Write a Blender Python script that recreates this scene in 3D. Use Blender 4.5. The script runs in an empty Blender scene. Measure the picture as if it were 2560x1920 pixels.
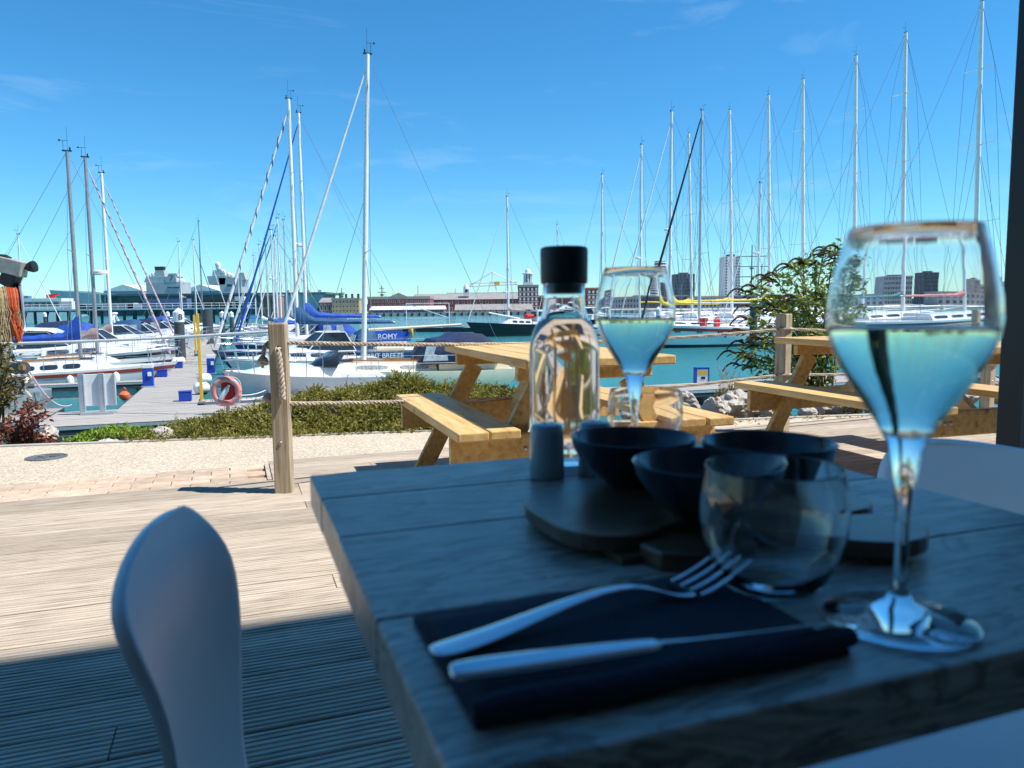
import bpy, math, random
from mathutils import Vector as V, Matrix, Euler, noise as mnoise
rnd = random.Random(7)
S = bpy.context.scene
C = S.collection
R = math.radians
# ------------------------------------------------------------------ camera
F = 1900.0                      # focal length in pixels of a 2560 px wide frame
CAMZ = 0.97
cd = bpy.data.cameras.new('camera'); cam = bpy.data.objects.new('camera', cd); C.objects.link(cam)
cd.sensor_width = 36.0; cd.lens = F/2560*36; cd.clip_start = 0.02; cd.clip_end = 6000
PITCH, ROLL = R(5.71), R(-0.6)
CM = Matrix.Rotation(math.pi/2-PITCH, 3, 'X') @ Matrix.Rotation(ROLL, 3, 'Z')
cam.matrix_world = Matrix.Translation((0, 0, CAMZ)) @ CM.to_4x4()
cd.dof.use_dof = True; cd.dof.focus_distance = 7.0; cd.dof.aperture_fstop = 8.0
S.camera = cam
# ------------------------------------------------------------------ sky and sun
SUN = V((0.565, -0.08, 0.908)).normalized()
w = bpy.data.worlds.new('World'); S.world = w; w.use_nodes = True
nt = w.node_tree; nt.nodes.clear()
sky = nt.nodes.new('ShaderNodeTexSky'); sky.sky_type = 'NISHITA'; sky.sun_disc = False
sky.sun_elevation = math.asin(SUN.z); sky.sun_rotation = math.atan2(SUN.x, SUN.y)
sky.air_density = 1.0; sky.dust_density = 0.0; sky.ozone_density = 3.0; sky.altitude = 0
hs = nt.nodes.new('ShaderNodeHueSaturation'); hs.inputs['Saturation'].default_value = 1.24; hs.inputs['Hue'].default_value = 0.488
tc = nt.nodes.new('ShaderNodeTexCoord'); mp = nt.nodes.new('ShaderNodeMapping'); mp.inputs['Scale'].default_value = (2.2, 2.2, 9.0)
mp.inputs['Rotation'].default_value = (0.0, 0.25, 0.3)
nz = nt.nodes.new('ShaderNodeTexNoise'); nz.inputs['Scale'].default_value = 1.6; nz.inputs['Detail'].default_value = 7; nz.inputs['Roughness'].default_value = 0.62; nz.inputs['Distortion'].default_value = 0.9
cr = nt.nodes.new('ShaderNodeMapRange'); cr.inputs['From Min'].default_value = 0.54; cr.inputs['From Max'].default_value = 0.86; cr.inputs['To Max'].default_value = 0.20
mx = nt.nodes.new('ShaderNodeMixRGB'); mx.inputs['Color2'].default_value = (6.0, 7.2, 8.6, 1)
bg = nt.nodes.new('ShaderNodeBackground'); bg.inputs['Strength'].default_value = 0.115
tn_ = nt.nodes.new('ShaderNodeMixRGB'); tn_.blend_type = 'MULTIPLY'; tn_.inputs['Fac'].default_value = 1; tn_.inputs['Color2'].default_value = (0.52, 0.86, 1.06, 1)
out = nt.nodes.new('ShaderNodeOutputWorld')
L = nt.links.new
L(sky.outputs[0], hs.inputs['Color']); L(tc.outputs['Generated'], mp.inputs[0]); L(mp.outputs[0], nz.inputs['Vector'])
L(nz.outputs['Fac'], cr.inputs['Value']); L(cr.outputs[0], mx.inputs['Fac']); L(hs.outputs[0], tn_.inputs['Color1']); L(tn_.outputs[0], mx.inputs['Color1'])
L(mx.outputs[0], bg.inputs['Color']); L(bg.outputs[0], out.inputs['Surface'])
sd = bpy.data.lights.new('sun', 'SUN'); sd.energy = 4.7; sd.angle = R(0.53); sd.color = (1.0, 0.95, 0.87)
so = bpy.data.objects.new('sun', sd); C.objects.link(so); so.rotation_euler = SUN.to_track_quat('Z', 'Y').to_euler()
so.location = (20, -5, 40)
S.view_settings.view_transform = 'Standard'; S.view_settings.look = 'None'; S.view_settings.gamma = 1.0
S.view_settings.exposure = 0.48; S.view_settings.use_curve_mapping = False
S.render.engine = 'CYCLES'
cy = S.cycles; cy.use_denoising = True; cy.max_bounces = 14; cy.transmission_bounces = 12; cy.diffuse_bounces = 3; cy.glossy_bounces = 4
cy.transparent_max_bounces = 8; cy.blur_glossy = 0.6; cy.sample_clamp_indirect = 6.0
# ------------------------------------------------------------------ frames
AL = R(20.0); UX = V((math.cos(AL), math.sin(AL), 0)); NX = V((-math.sin(AL), math.cos(AL), 0))
def un(u, n, z=0.0): p = UX*u + NX*n; p.z = z; return p        # quay frame (u along the quay, n out to sea) to world
def ray(px, py): return (CM @ V(((px-1280)/F, -(py-960)/F, -1.0)))
def gd(px, py, y):                                              # photo pixel seen at a distance y ahead -> world point
    d = ray(px, py); return V((0, 0, CAMZ)) + d*(y/d.y)
def gz(px, py, z):                                              # photo pixel on the level z -> world point
    d = ray(px, py); return V((0, 0, CAMZ)) + d*((z-CAMZ)/d.z)
def unc(p): return p.dot(UX), p.dot(NX)
WATER = -2.1; PONT = -1.6
# ------------------------------------------------------------------ mesh builder
class MB:
    def __init__(s): s.v = []; s.f = []
    def add(s, vs, fs):
        o = len(s.v); s.v += [V(p) for p in vs]; s.f += [tuple(i+o for i in f) for f in fs]; return s
    def box(s, c, d, rot=None):
        c = V(c); x, y, z = d[0]/2, d[1]/2, d[2]/2
        vs = [V((i, j, k)) for i in (-x, x) for j in (-y, y) for k in (-z, z)]
        if rot is not None: vs = [rot @ p for p in vs]
        return s.add([c+p for p in vs], [(0,1,3,2),(4,6,7,5),(0,4,5,1),(2,3,7,6),(0,2,6,4),(1,5,7,3)])
    def bx(s, x0, x1, y0, y1, z0, z1): return s.box(((x0+x1)/2, (y0+y1)/2, (z0+z1)/2), (x1-x0, y1-y0, z1-z0))
    def beam(s, a, b, w, h, up=(0, 0, 1)):
        a = V(a); b = V(b); x = (b-a); l = x.length; x.normalize(); up = V(up)
        y = up.cross(x)
        if y.length < 1e-4: y = V((0, 1, 0)).cross(x)
        y.normalize(); z = x.cross(y)
        return s.box((a+b)/2, (l, w, h), Matrix((x, y, z)).transposed())
    def tube(s, pts, r, seg=6, cap=True):
        pts = [V(p) for p in pts]; n = len(pts); rs = r if isinstance(r, (list, tuple)) else [r]*n
        rings = []; pn = None
        for i, p in enumerate(pts):
            t = (pts[min(i+1, n-1)] - pts[max(i-1, 0)])
            if t.length < 1e-9: t = V((0, 0, 1))
            t.normalize()
            if pn is None:
                a = V((0, 0, 1)) if abs(t.z) < .9 else V((1, 0, 0)); pn = a.cross(t).normalized()
            pn = (pn - t*pn.dot(t)).normalized(); bn = t.cross(pn)
            rings.append([p + (pn*math.cos(2*math.pi*k/seg) + bn*math.sin(2*math.pi*k/seg))*rs[i] for k in range(seg)])
        return s.loft(rings, cap=cap)
    def loft(s, rings, closed=True, cap=True):
        o = len(s.v); m = len(rings[0])
        for rg in rings: s.v += [V(p) for p in rg]
        for i in range(len(rings)-1):
            for k in range(m if closed else m-1):
                a = o+i*m+k; b = o+i*m+(k+1) % m; s.f.append((a, b, b+m, a+m))
        if cap and closed:
            s.f.append(tuple(o+k for k in reversed(range(m)))); e = o+(len(rings)-1)*m; s.f.append(tuple(e+k for k in range(m)))
        return s
    def lathe(s, prof, seg=32, c=(0, 0, 0)):
        c = V(c); o = len(s.v); idx = []
        for r, z in prof:
            if r < 1e-6: idx.append([len(s.v)]); s.v.append(c+V((0, 0, z)))
            else:
                idx.append(list(range(len(s.v), len(s.v)+seg)))
                s.v += [c+V((r*math.cos(2*math.pi*k/seg), r*math.sin(2*math.pi*k/seg), z)) for k in range(seg)]
        for a, b in zip(idx, idx[1:]):
            for k in range(seg):
                q = (k+1) % seg
                if len(a) == 1 and len(b) == 1: continue
                if len(a) == 1: s.f.append((a[0], b[q], b[k]))
                elif len(b) == 1: s.f.append((a[k], a[q], b[0]))
                else: s.f.append((a[k], a[q], b[q], b[k]))
        return s
    def prism(s, poly, a, b, axis='z'):
        g = {'z': lambda p, h: (p[0], p[1], h), 'y': lambda p, h: (p[0], h, p[1]), 'x': lambda p, h: (h, p[0], p[1])}[axis]
        n = len(poly)
        return s.add([g(p, a) for p in poly]+[g(p, b) for p in poly],
                     [tuple(reversed(range(n))), tuple(range(n, 2*n))]+[(i, (i+1) % n, (i+1) % n+n, i+n) for i in range(n)])
    def mesh(s, name, mat, smooth=False):
        me = bpy.data.meshes.new(name); me.from_pydata([tuple(p) for p in s.v], [], s.f); me.validate(); me.update()
        if mat is not None: me.materials.append(mat)
        if smooth:
            me.polygons.foreach_set('use_smooth', [True]*len(me.polygons))
        return me
    def build(s, name, mat, parent=None, smooth=False, bevel=0, subsurf=0, fixn=True):
        me = s.mesh(name, mat, smooth)
        if fixn:
            import bmesh
            b = bmesh.new(); b.from_mesh(me); bmesh.ops.recalc_face_normals(b, faces=b.faces); b.to_mesh(me); b.free()
        o = bpy.data.objects.new(name, me); C.objects.link(o)
        if parent is not None: o.parent = parent
        if smooth == 'auto' or (smooth and bevel == 0 and subsurf == 0):
            try: me.set_sharp_from_angle(angle=R(40))
            except Exception: pass
        if bevel:
            m = o.modifiers.new('bevel', 'BEVEL'); m.width = bevel; m.segments = 2; m.limit_method = 'ANGLE'; m.angle_limit = R(35)
        if subsurf:
            m = o.modifiers.new('sub', 'SUBSURF'); m.levels = subsurf; m.render_levels = subsurf
        return o
def tag(o, label=None, cat=None, group=None, kind=None):
    if label: o['label'] = label
    if cat: o['category'] = cat
    if group: o['group'] = group
    if kind: o['kind'] = kind
    return o
def thing(name, label, cat, loc=(0, 0, 0), rz=0.0, group=None, kind=None):
    o = bpy.data.objects.new(name, None); C.objects.link(o); o.empty_display_size = .1
    o.location = loc; o.rotation_euler = (0, 0, rz)
    return tag(o, label, cat, group, kind)
def place(name, me, parent=None, loc=(0, 0, 0), rot=(0, 0, 0), sc=(1, 1, 1)):
    o = bpy.data.objects.new(name, me); C.objects.link(o); o.location = loc; o.rotation_euler = rot; o.scale = sc
    if parent is not None: o.parent = parent
    return o
def copy_tree(root, loc, rz, label=None):
    r = root.copy(); C.objects.link(r); r.location = loc; r.rotation_euler = (0, 0, rz)
    if label: r['label'] = label
    for ch in root.children:
        c = ch.copy(); C.objects.link(c); c.parent = r
        for g in ch.children:
            d = g.copy(); C.objects.link(d); d.parent = c
    return r
# ------------------------------------------------------------------ materials
def nodes(name):
    m = bpy.data.materials.new(name); m.use_nodes = True; t = m.node_tree
    b = t.nodes['Principled BSDF']; return m, t, b
def link(t, a, b): t.links.new(a, b)
def mnode(t, ty, **kw):
    n = t.nodes.new(ty)
    for k, v in kw.items(): n.inputs[k].default_value = v
    return n
def ramp(t, src, stops):
    r = t.nodes.new('ShaderNodeValToRGB'); e = r.color_ramp.elements
    e[0].position, e[0].color = stops[0][0], (*stops[0][1], 1); e[1].position, e[1].color = stops[-1][0], (*stops[-1][1], 1)
    for p, c in stops[1:-1]: q = e.new(p); q.color = (*c, 1)
    link(t, src, r.inputs[0]); return r
def coords(t, sc=(1, 1, 1), rndoff=True, kind='Object'):
    tc = t.nodes.new('ShaderNodeTexCoord'); mp = t.nodes.new('ShaderNodeMapping'); mp.inputs['Scale'].default_value = sc
    link(t, tc.outputs[kind], mp.inputs['Vector'])
    if rndoff:
        oi = t.nodes.new('ShaderNodeObjectInfo'); ml = t.nodes.new('ShaderNodeVectorMath'); ml.operation = 'SCALE'
        ml.inputs[0].default_value = (17.3, 9.1, 23.7); link(t, oi.outputs['Random'], ml.inputs['Scale']); link(t, ml.outputs[0], mp.inputs['Location'])
    return mp.outputs[0]
def bump(t, b, src, st=.3, dist=.01):
    n = mnode(t, 'ShaderNodeBump', Strength=st, Distance=dist); link(t, src, n.inputs['Height']); link(t, n.outputs[0], b.inputs['Normal']); return n
def tint(t, b, col_out, amt=.2):      # each object a little lighter or darker
    oi = t.nodes.new('ShaderNodeObjectInfo'); mr = mnode(t, 'ShaderNodeMapRange'); mr.inputs['To Min'].default_value = 1-amt; mr.inputs['To Max'].default_value = 1+amt
    link(t, oi.outputs['Random'], mr.inputs['Value']); ml = t.nodes.new('ShaderNodeVectorMath'); ml.operation = 'SCALE'
    link(t, col_out, ml.inputs[0]); link(t, mr.outputs[0], ml.inputs['Scale']); link(t, ml.outputs[0], b.inputs['Base Color'])
def mat(name, c, rough=.5, metal=0, var=.12, sc=6, bmp=0, spec=.5, tn=0, coat=0):
    m, t, b = nodes(name); b.inputs['Roughness'].default_value = rough; b.inputs['Metallic'].default_value = metal
    b.inputs['Specular IOR Level'].default_value = spec; b.inputs['Coat Weight'].default_value = coat
    n = mnode(t, 'ShaderNodeTexNoise', Scale=sc, Detail=5.0, Roughness=.6); link(t, coords(t), n.inputs['Vector'])
    lo = tuple(x*(1-var) for x in c); hi = tuple(min(1, x*(1+var)) for x in c)
    r = ramp(t, n.outputs['Fac'], [(.3, lo), (.7, hi)])
    if tn: tint(t, b, r.outputs[0], tn)
    else: link(t, r.outputs[0], b.inputs['Base Color'])
    if bmp: bump(t, b, n.outputs['Fac'], bmp, .01)
    return m
def wood(name, cols, rough=.6, sc=(1.2, 22, 22), bmp=.25, tn=.15, knots=False, grime=0, spec=.4):
    m, t, b = nodes(name); b.inputs['Roughness'].default_value = rough; b.inputs['Specular IOR Level'].default_value = spec
    co = coords(t, sc); n = mnode(t, 'ShaderNodeTexNoise', Scale=2.2, Detail=6.0, Roughness=.62, Distortion=.35); link(t, co, n.inputs['Vector'])
    k = len(cols); r = ramp(t, n.outputs['Fac'], [(.28+.44*i/(k-1), c) for i, c in enumerate(cols)])
    src = r.outputs[0]
    if knots or grime:
        n2 = mnode(t, 'ShaderNodeTexNoise', Scale=3.0 if grime else 5.0, Detail=4.0); link(t, coords(t, (1, 1.6, 1.6)), n2.inputs['Vector'])
        rr = ramp(t, n2.outputs['Fac'], [(.52, (1, 1, 1)), (.68, (1-.45*max(grime, .5),)*3)]) if grime else ramp(t, n2.outputs['Fac'], [(.66, (1, 1, 1)), (.74, (.45, .32, .22))])
        mm = t.nodes.new('ShaderNodeMixRGB'); mm.blend_type = 'MULTIPLY'; mm.inputs['Fac'].default_value = 1
        link(t, src, mm.inputs['Color1']); link(t, rr.outputs[0], mm.inputs['Color2']); src = mm.outputs[0]
    tint(t, b, src, tn); bump(t, b, n.outputs['Fac'], bmp, .004)
    return m
def glassmat(name, col=(1, 1, 1), ior=1.47, rough=0.0, dens=0):
    m, t, b = nodes(name); b.inputs['Base Color'].default_value = (*col, 1); b.inputs['Transmission Weight'].default_value = 1.0
    b.inputs['IOR'].default_value = ior; b.inputs['Roughness'].default_value = rough
    n = mnode(t, 'ShaderNodeTexNoise', Scale=60.0); link(t, coords(t), n.inputs['Vector'])
    r = mnode(t, 'ShaderNodeMapRange'); r.inputs['To Min'].default_value = rough; r.inputs['To Max'].default_value = rough+.02; link(t, n.outputs['Fac'], r.inputs['Value']); link(t, r.outputs[0], b.inputs['Roughness'])
    if dens:
        va = mnode(t, 'ShaderNodeVolumeAbsorption', Density=dens); va.inputs['Color'].default_value = (*col, 1); b.inputs['Base Color'].default_value = (1, 1, 1, 1)
        link(t, va.outputs[0], t.nodes['Material Output'].inputs['Volume'])
    return m
M = {}
M['white'] = mat('gelcoat_white', (.80, .80, .78), .22, var=.05, sc=2, coat=.3)
M['cream'] = mat('gelcoat_cream', (.80, .71, .52), .28, var=.06, sc=2, coat=.3)
M['hullgrey'] = mat('gelcoat_grey', (.50, .56, .56), .25, var=.06, sc=2, coat=.3)
M['navyhull'] = mat('gelcoat_navy', (.012, .022, .06), .18, var=.15, sc=2, coat=.4)
M['bluehull'] = mat('gelcoat_blue', (.012, .06, .17), .2, var=.15, sc=2, coat=.4)
M['blackhull'] = mat('gelcoat_black', (.008, .009, .016), .2, var=.2, sc=2, coat=.3)
M['red_stripe'] = mat('stripe_red', (.28, .05, .035), .4)
M['antifoul'] = mat('antifouling', (.02, .045, .07), .6)
M['antifoul_red'] = mat('antifouling_red', (.16, .03, .03), .6)
M['teak'] = wood('teak_trim', [(.20, .10, .04), (.42, .24, .10)], .5, (4, 30, 30))
M['bluecan'] = mat('canvas_blue', (.01, .075, .40), .75, var=.3, sc=3, bmp=.5, tn=.12)
M['tealcan'] = mat('canvas_teal_blue', (.01, .075, .19), .75, var=.3, sc=3, bmp=.5)
M['navycan'] = mat('canvas_navy', (.013, .03, .09), .7, var=.35, sc=3, bmp=.5, tn=.1)
M['yellowcan'] = mat('canvas_yellow', (.72, .52, .02), .7, var=.2, sc=3, bmp=.4)
M['pinkcan'] = mat('canvas_faded_pink', (.55, .20, .20), .7, var=.2, sc=3, bmp=.4)
M['greencan'] = mat('canvas_green', (.02, .16, .17), .7, var=.2, sc=3, bmp=.4)
M['blackcan'] = mat('canvas_black', (.012, .012, .018), .75, var=.3, sc=3)
M['tancan'] = mat('canvas_tan', (.36, .25, .22), .75, var=.2, sc=3, bmp=.4)
M['alu'] = mat('anodised_mast', (.60, .62, .64), .42, metal=.35, var=.1, sc=3)
M['aluw'] = mat('painted_mast', (.78, .79, .78), .4, var=.06, sc=3)
M['aludark'] = mat('grey_mast', (.33, .33, .34), .45, metal=.4, var=.15, sc=3)
M['steel'] = mat('stainless', (.62, .63, .65), .2, metal=1, var=.1)
M['wire'] = mat('rigging_wire', (.22, .27, .32), .4, metal=.4)
M['sail'] = mat('rolled_sail', (.74, .74, .72), .7, var=.12, sc=4, bmp=.3)
M['sailpink'] = mat('rolled_sail_pink', (.55, .42, .46), .7, var=.2, sc=4, bmp=.3)
M['boatglass'] = mat('tinted_window', (.025, .035, .045), .06, var=.3, spec=.8)
M['paleglass'] = mat('curtained_window', (.30, .33, .34), .12, var=.5, sc=14, spec=.7)
M['vinyl'] = mat('clear_vinyl', (.30, .36, .38), .12, var=.3, spec=.8)
M['black'] = mat('black_fitting', (.014, .014, .016), .5, var=.3)
M['rubber'] = mat('pile_sleeve', (.06, .065, .07), .55, var=.2, sc=4)
M['plastic_white'] = mat('white_plastic', (.78, .79, .79), .4, var=.06)
M['blueplastic'] = mat('blue_plastic', (.01, .06, .42), .4, var=.12)
M['yellow'] = mat('yellow_paint', (.75, .46, .03), .5, var=.15)
M['redplastic'] = mat('red_plastic', (.65, .02, .02), .45, var=.15)
M['orange'] = mat('orange_plastic', (.75, .13, .04), .5, var=.15)
M['buoy'] = mat('lifebuoy_faded', (.80, .27, .25), .55, var=.10, sc=9)
M['reflect'] = mat('reflective_tape', (.42, .40, .40), .4)
M['rope'] = mat('manila_rope', (.50, .44, .35), .85, var=.25, sc=30, bmp=.5)
M['ropew'] = mat('white_rope', (.72, .68, .66), .8, var=.12, sc=20, bmp=.3)
M['ropeg'] = mat('weathered_rope', (.33, .29, .24), .85, var=.3, sc=30, bmp=.5)
M['galv'] = mat('galvanised_steel', (.52, .56, .60), .4, metal=.6, var=.12)
M['postwood'] = wood('weathered_post', [(.24, .18, .12), (.46, .38, .27), (.60, .52, .39)], .8, (24, 24, 1.1), .5, .05, grime=.5)
M['deckwood'] = wood('deck_timber', [(.26, .205, .155), (.49, .415, .33), (.61, .535, .44)], .8, (2.2, 34, 34), .35, .17)
M['pontwood'] = wood('pontoon_timber', [(.24, .22, .20), (.40, .375, .34), (.47, .44, .40)], .8, (1.0, 16, 16), .3, .14)
M['pine'] = wood('picnic_pine', [(.46, .26, .085), (.66, .43, .165), (.76, .55, .25)], .55, (1.3, 16, 16), .15, .12, knots=True)
M['pinegrey'] = wood('picnic_shaded_plank', [(.035, .035, .035), (.075, .075, .075)], .6, (1.3, 16, 16), .2, .1)  # unused; tone of a plank in the tabletop's shade, put into the colour
M['tabletop'] = wood('oiled_table_oak', [(.16, .15, .14), (.33, .31, .29), (.47, .45, .42)], .30, (2.6, 26, 26), .35, .12, grime=.6, spec=.9)
def tablewood():
    m, t, b = nodes('oiled_table_oak'); b.inputs['Specular IOR Level'].default_value = .8
    co = coords(t, (1, 1, 1))
    fn = mnode(t, 'ShaderNodeTexNoise', Scale=5.0, Detail=8.0, Roughness=.68); link(t, coords(t, (3.0, 38, 38)), fn.inputs['Vector'])
    vn = mnode(t, 'ShaderNodeTexNoise', Scale=3.0, Detail=5.0, Roughness=.55, Distortion=1.6); link(t, coords(t, (2.2, 9, 9)), vn.inputs['Vector'])
    r = ramp(t, fn.outputs['Fac'], [(.30, (.17, .14, .11)), (.5, (.37, .32, .265)), (.72, (.55, .49, .42))])
    rv = ramp(t, vn.outputs['Fac'], [(.37, (1, 1, 1)), (.44, (.30, .27, .25)), (.48, (1, 1, 1)), (.56, (.95, .95, .95)), (.60, (.5, .48, .46)), (.64, (1, 1, 1))])
    st = mnode(t, 'ShaderNodeTexNoise', Scale=13.0, Detail=6.0, Roughness=.7); link(t, co, st.inputs['Vector'])
    mm = t.nodes.new('ShaderNodeMixRGB'); mm.blend_type = 'MULTIPLY'; mm.inputs['Fac'].default_value = .9
    link(t, r.outputs[0], mm.inputs['Color1']); link(t, rv.outputs[0], mm.inputs['Color2']); tint(t, b, mm.outputs[0], .10)
    ro = mnode(t, 'ShaderNodeMapRange'); ro.inputs['To Min'].default_value = .24; ro.inputs['To Max'].default_value = .50; link(t, st.outputs['Fac'], ro.inputs['Value']); link(t, ro.outputs[0], b.inputs['Roughness'])
    bump(t, b, fn.outputs['Fac'], .25, .001); return m
M['tabletop'] = tablewood()
M['boardwood'] = wood('acacia_board', [(.05, .027, .015), (.15, .085, .048)], .30, (5, 22, 22), .15, .08, spec=.55)
M['hardware'] = mat('zinc_bolt', (.55, .56, .57), .35, metal=.8)
M['leaf'] = None
# ================================================================== setting
def gravelmat():
    m, t, b = nodes('resin_bound_gravel'); co = coords(t, rndoff=False)
    v = mnode(t, 'ShaderNodeTexVoronoi', Scale=95.0); link(t, co, v.inputs['Vector'])
    n = mnode(t, 'ShaderNodeTexNoise', Scale=.9, Detail=5.0); link(t, co, n.inputs['Vector'])
    r1 = ramp(t, v.outputs['Color'], [(.1, (.40, .32, .22)), (.5, (.61, .52, .39)), (.9, (.73, .66, .54))])
    r2 = ramp(t, n.outputs['Fac'], [(.3, (.86, .84, .82)), (.7, (1, 1, 1))])
    mm = t.nodes.new('ShaderNodeMixRGB'); mm.blend_type = 'MULTIPLY'; mm.inputs['Fac'].default_value = 1
    link(t, r1.outputs[0], mm.inputs['Color1']); link(t, r2.outputs[0], mm.inputs['Color2']); link(t, mm.outputs[0], b.inputs['Base Color'])
    b.inputs['Roughness'].default_value = .85; bump(t, b, v.outputs['Distance'], .4, .004); return m
def watermat():
    m, t, b = nodes('harbour_water'); b.inputs['Roughness'].default_value = .09; b.inputs['IOR'].default_value = 1.33
    co = coords(t, (1, 1, 1), False)
    n1 = mnode(t, 'ShaderNodeTexNoise', Scale=.035, Detail=3.0); link(t, co, n1.inputs['Vector'])
    r = ramp(t, n1.outputs['Fac'], [(.35, (.03, .21, .23)), (.65, (.05, .28, .30))]); link(t, r.outputs[0], b.inputs['Base Color'])
    c2 = coords(t, (1, 2.2, 1), False); n2 = mnode(t, 'ShaderNodeTexNoise', Scale=1.5, Detail=6.0, Roughness=.62, Distortion=.4); link(t, c2, n2.inputs['Vector'])
    n3 = mnode(t, 'ShaderNodeTexNoise', Scale=.22, Detail=3.0); link(t, c2, n3.inputs['Vector'])
    ad = t.nodes.new('ShaderNodeMath'); ad.operation = 'MULTIPLY_ADD'; ad.inputs[1].default_value = .8; link(t, n3.outputs['Fac'], ad.inputs[0]); link(t, n2.outputs['Fac'], ad.inputs[2])
    bump(t, b, ad.outputs[0], .55, .22); return m
M['gravel'] = gravelmat(); M['water'] = watermat()
M['soil'] = mat('bank_soil', (.10, .075, .05), .95, var=.5, sc=9, bmp=.8)
M['brick'] = mat('paver', (.55, .42, .31), .85, var=.22, sc=14, bmp=.3, tn=.2)
M['concrete'] = mat('concrete', (.42, .41, .38), .85, var=.2, sc=5, bmp=.3)
M['darkwall'] = mat('dark_timber_wall', (.16, .15, .145), .7, var=.2)
M['ceiling'] = mat('canopy_soffit', (.34, .36, .40), .8)
M['frame'] = mat('black_window_frame', (.006, .007, .009), .5, var=.3)
M['fascia'] = mat('pontoon_fascia', (.035, .04, .045), .7, var=.4, sc=3)
M['iron'] = mat('cast_iron_cover', (.16, .17, .18), .6, metal=.4, var=.25, sc=12)
# water and land
wm = MB(); wm.add([(-2500, 4, WATER), (2500, 4, WATER), (2500, 4500, WATER), (-2500, 4500, WATER)], [(0, 1, 2, 3)])
tag(wm.build('water', M['water'], fixn=False), 'teal rippled harbour water', kind='structure')
def edge(x): return 6.2 + .165*x                     # seaward edge of the promenade
gm = MB(); gm.add([(-60, -60, -.07), (60, -60, -.07), (60, edge(60), -.07), (-60, edge(-60), -.07)], [(0, 1, 2, 3)])
tag(gm.build('ground', M['soil'], fixn=False), 'ground under the terrace', kind='structure')
em = MB(); nu, nn = 90, 14
for j in range(nn+1):
    for i in range(nu+1):
        x = -30+60*i/nu; f = j/nn; y = edge(x)+f*5.2
        z = -.075-.02*j-2.9*max(0, f-.10)**1.25 + (.10*mnoise.noise(V((x*1.3, y*1.3, 3))) if j else 0)
        em.v.append(V((x-.9*f, y, z)))
for j in range(nn):
    for i in range(nu):
        a = j*(nu+1)+i; em.f.append((a, a+1, a+nu+2, a+nu+1))
tag(em.build('embankment', M['soil'], smooth=True, fixn=False), 'stony bank sloping to the water', kind='structure')
NB = 5.07                                            # outer line of the terrace in the quay frame
pm = MB(); a0 = un(-40, NB-.02, -.02); a1 = un(40, NB-.02, -.02)
pm.add([(a0.x, a0.y, -.02), (a1.x, a1.y, -.02), (a1.x, edge(a1.x)+.0, -.02), (a0.x, edge(a0.x), -.02)], [(0, 1, 2, 3)])
# left part widens: the far edge runs at a smaller angle than the terrace
pm = MB(); xs = [-30, -4, 0, 4, 12]
pv = []
for x in xs: pv.append((x, min(edge(x)-.4, 5.39+math.tan(AL)*x), -.02))
for x in xs: pv.append((x, edge(x), -.02))
k = len(xs); pm.add(pv, [(i, i+1, i+1+k, i+k) for i in range(k-1)])
pth = tag(pm.build('path', M['gravel'], fixn=False), 'cream gravel promenade path', kind='structure')
eb = MB(); eb.beam((-30, edge(-30)+.03, -.045), (12, edge(12)+.03, -.045), .06, .07); eb.build('edging', M['concrete'], pth)
# deck
deck = MB().bx(-3, 7.5, .5, 4.5, -.066, -.04).build('deck', M['darkwall']); deck.rotation_euler = (0, 0, AL)
tag(deck, 'grooved timber terrace deck', kind='structure')
def plank_mesh(l):
    w_, th, g = .1345, .028, 6; sec = [(-w_/2, -th), (-w_/2, -.003), (-w_/2+.003, 0)]
    p = (w_-.012)/g
    for i in range(g):
        x0 = -w_/2+.006+i*p
        sec += [(x0+p*.28, 0), (x0+p*.36, -.0045), (x0+p*.64, -.0045), (x0+p*.72, 0)]
    sec += [(w_/2-.003, 0), (w_/2, -.003), (w_/2, -th)]
    return MB().loft([[(-l/2, y, z) for y, z in sec], [(l/2, y, z) for y, z in sec]]).mesh('plank', M['deckwood'])
pcache = {}
def lay(u0, u1, n):
    u = u0
    off = rnd.choice([.6, 1.2, 1.8, 2.4, 3.0])
    while u < u1-.05:
        l = off if u == u0 else rnd.choice([3.0, 3.6, 3.6]); l = min(l, u1-u); l = round(l, 2)
        if l not in pcache: pcache[l] = plank_mesh(l-.004)
        place('plank', pcache[l], deck, (u+l/2, n, rnd.uniform(-.0012, .0012)), (rnd.uniform(-.004, .004), 0, 0)); u += l
n = .55
while n < 4.52: lay(-2.7, 6.9, n); n += .1445
while n < 5.04: lay(.172, 6.9, n); n += .1445
MB().bx(.145, .168, 4.548, 5.06, -.06, -.002).build('end_board', M['deckwood'], deck); MB().bx(.172, 6.9, 5.062, 5.085, -.06, -.003).build('end_board', M['deckwood'], deck)
# brick strip
bs = MB().bx(-4.2, .165, 4.55, 5.06, -.06, -.032).build('brick_paving', M['gravel']); bs.rotation_euler = (0, 0, AL)
tag(bs, 'strip of tan block pavers beside the deck', kind='structure')
def boxmesh(name, d, m, bev=.006):
    import bmesh
    me = MB().box((0, 0, 0), d).mesh(name, m); b = bmesh.new(); b.from_mesh(me); bmesh.ops.recalc_face_normals(b, faces=b.faces)
    bmesh.ops.bevel(b, geom=b.edges[:], offset=bev, segments=1, affect='EDGES'); b.to_mesh(me); b.free(); return me
bk = boxmesh('brick', (.205, .097, .05), M['brick'], .005)
for r_ in range(5):
    u = -4.15+(r_ % 2)*.104
    while u < .07: place('brick', bk, bs, (u, 4.598+r_*.1015, -.037+rnd.uniform(-.002, .002)), (rnd.uniform(-.01, .01), rnd.uniform(-.01, .01), 0)); u += .2095
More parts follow.
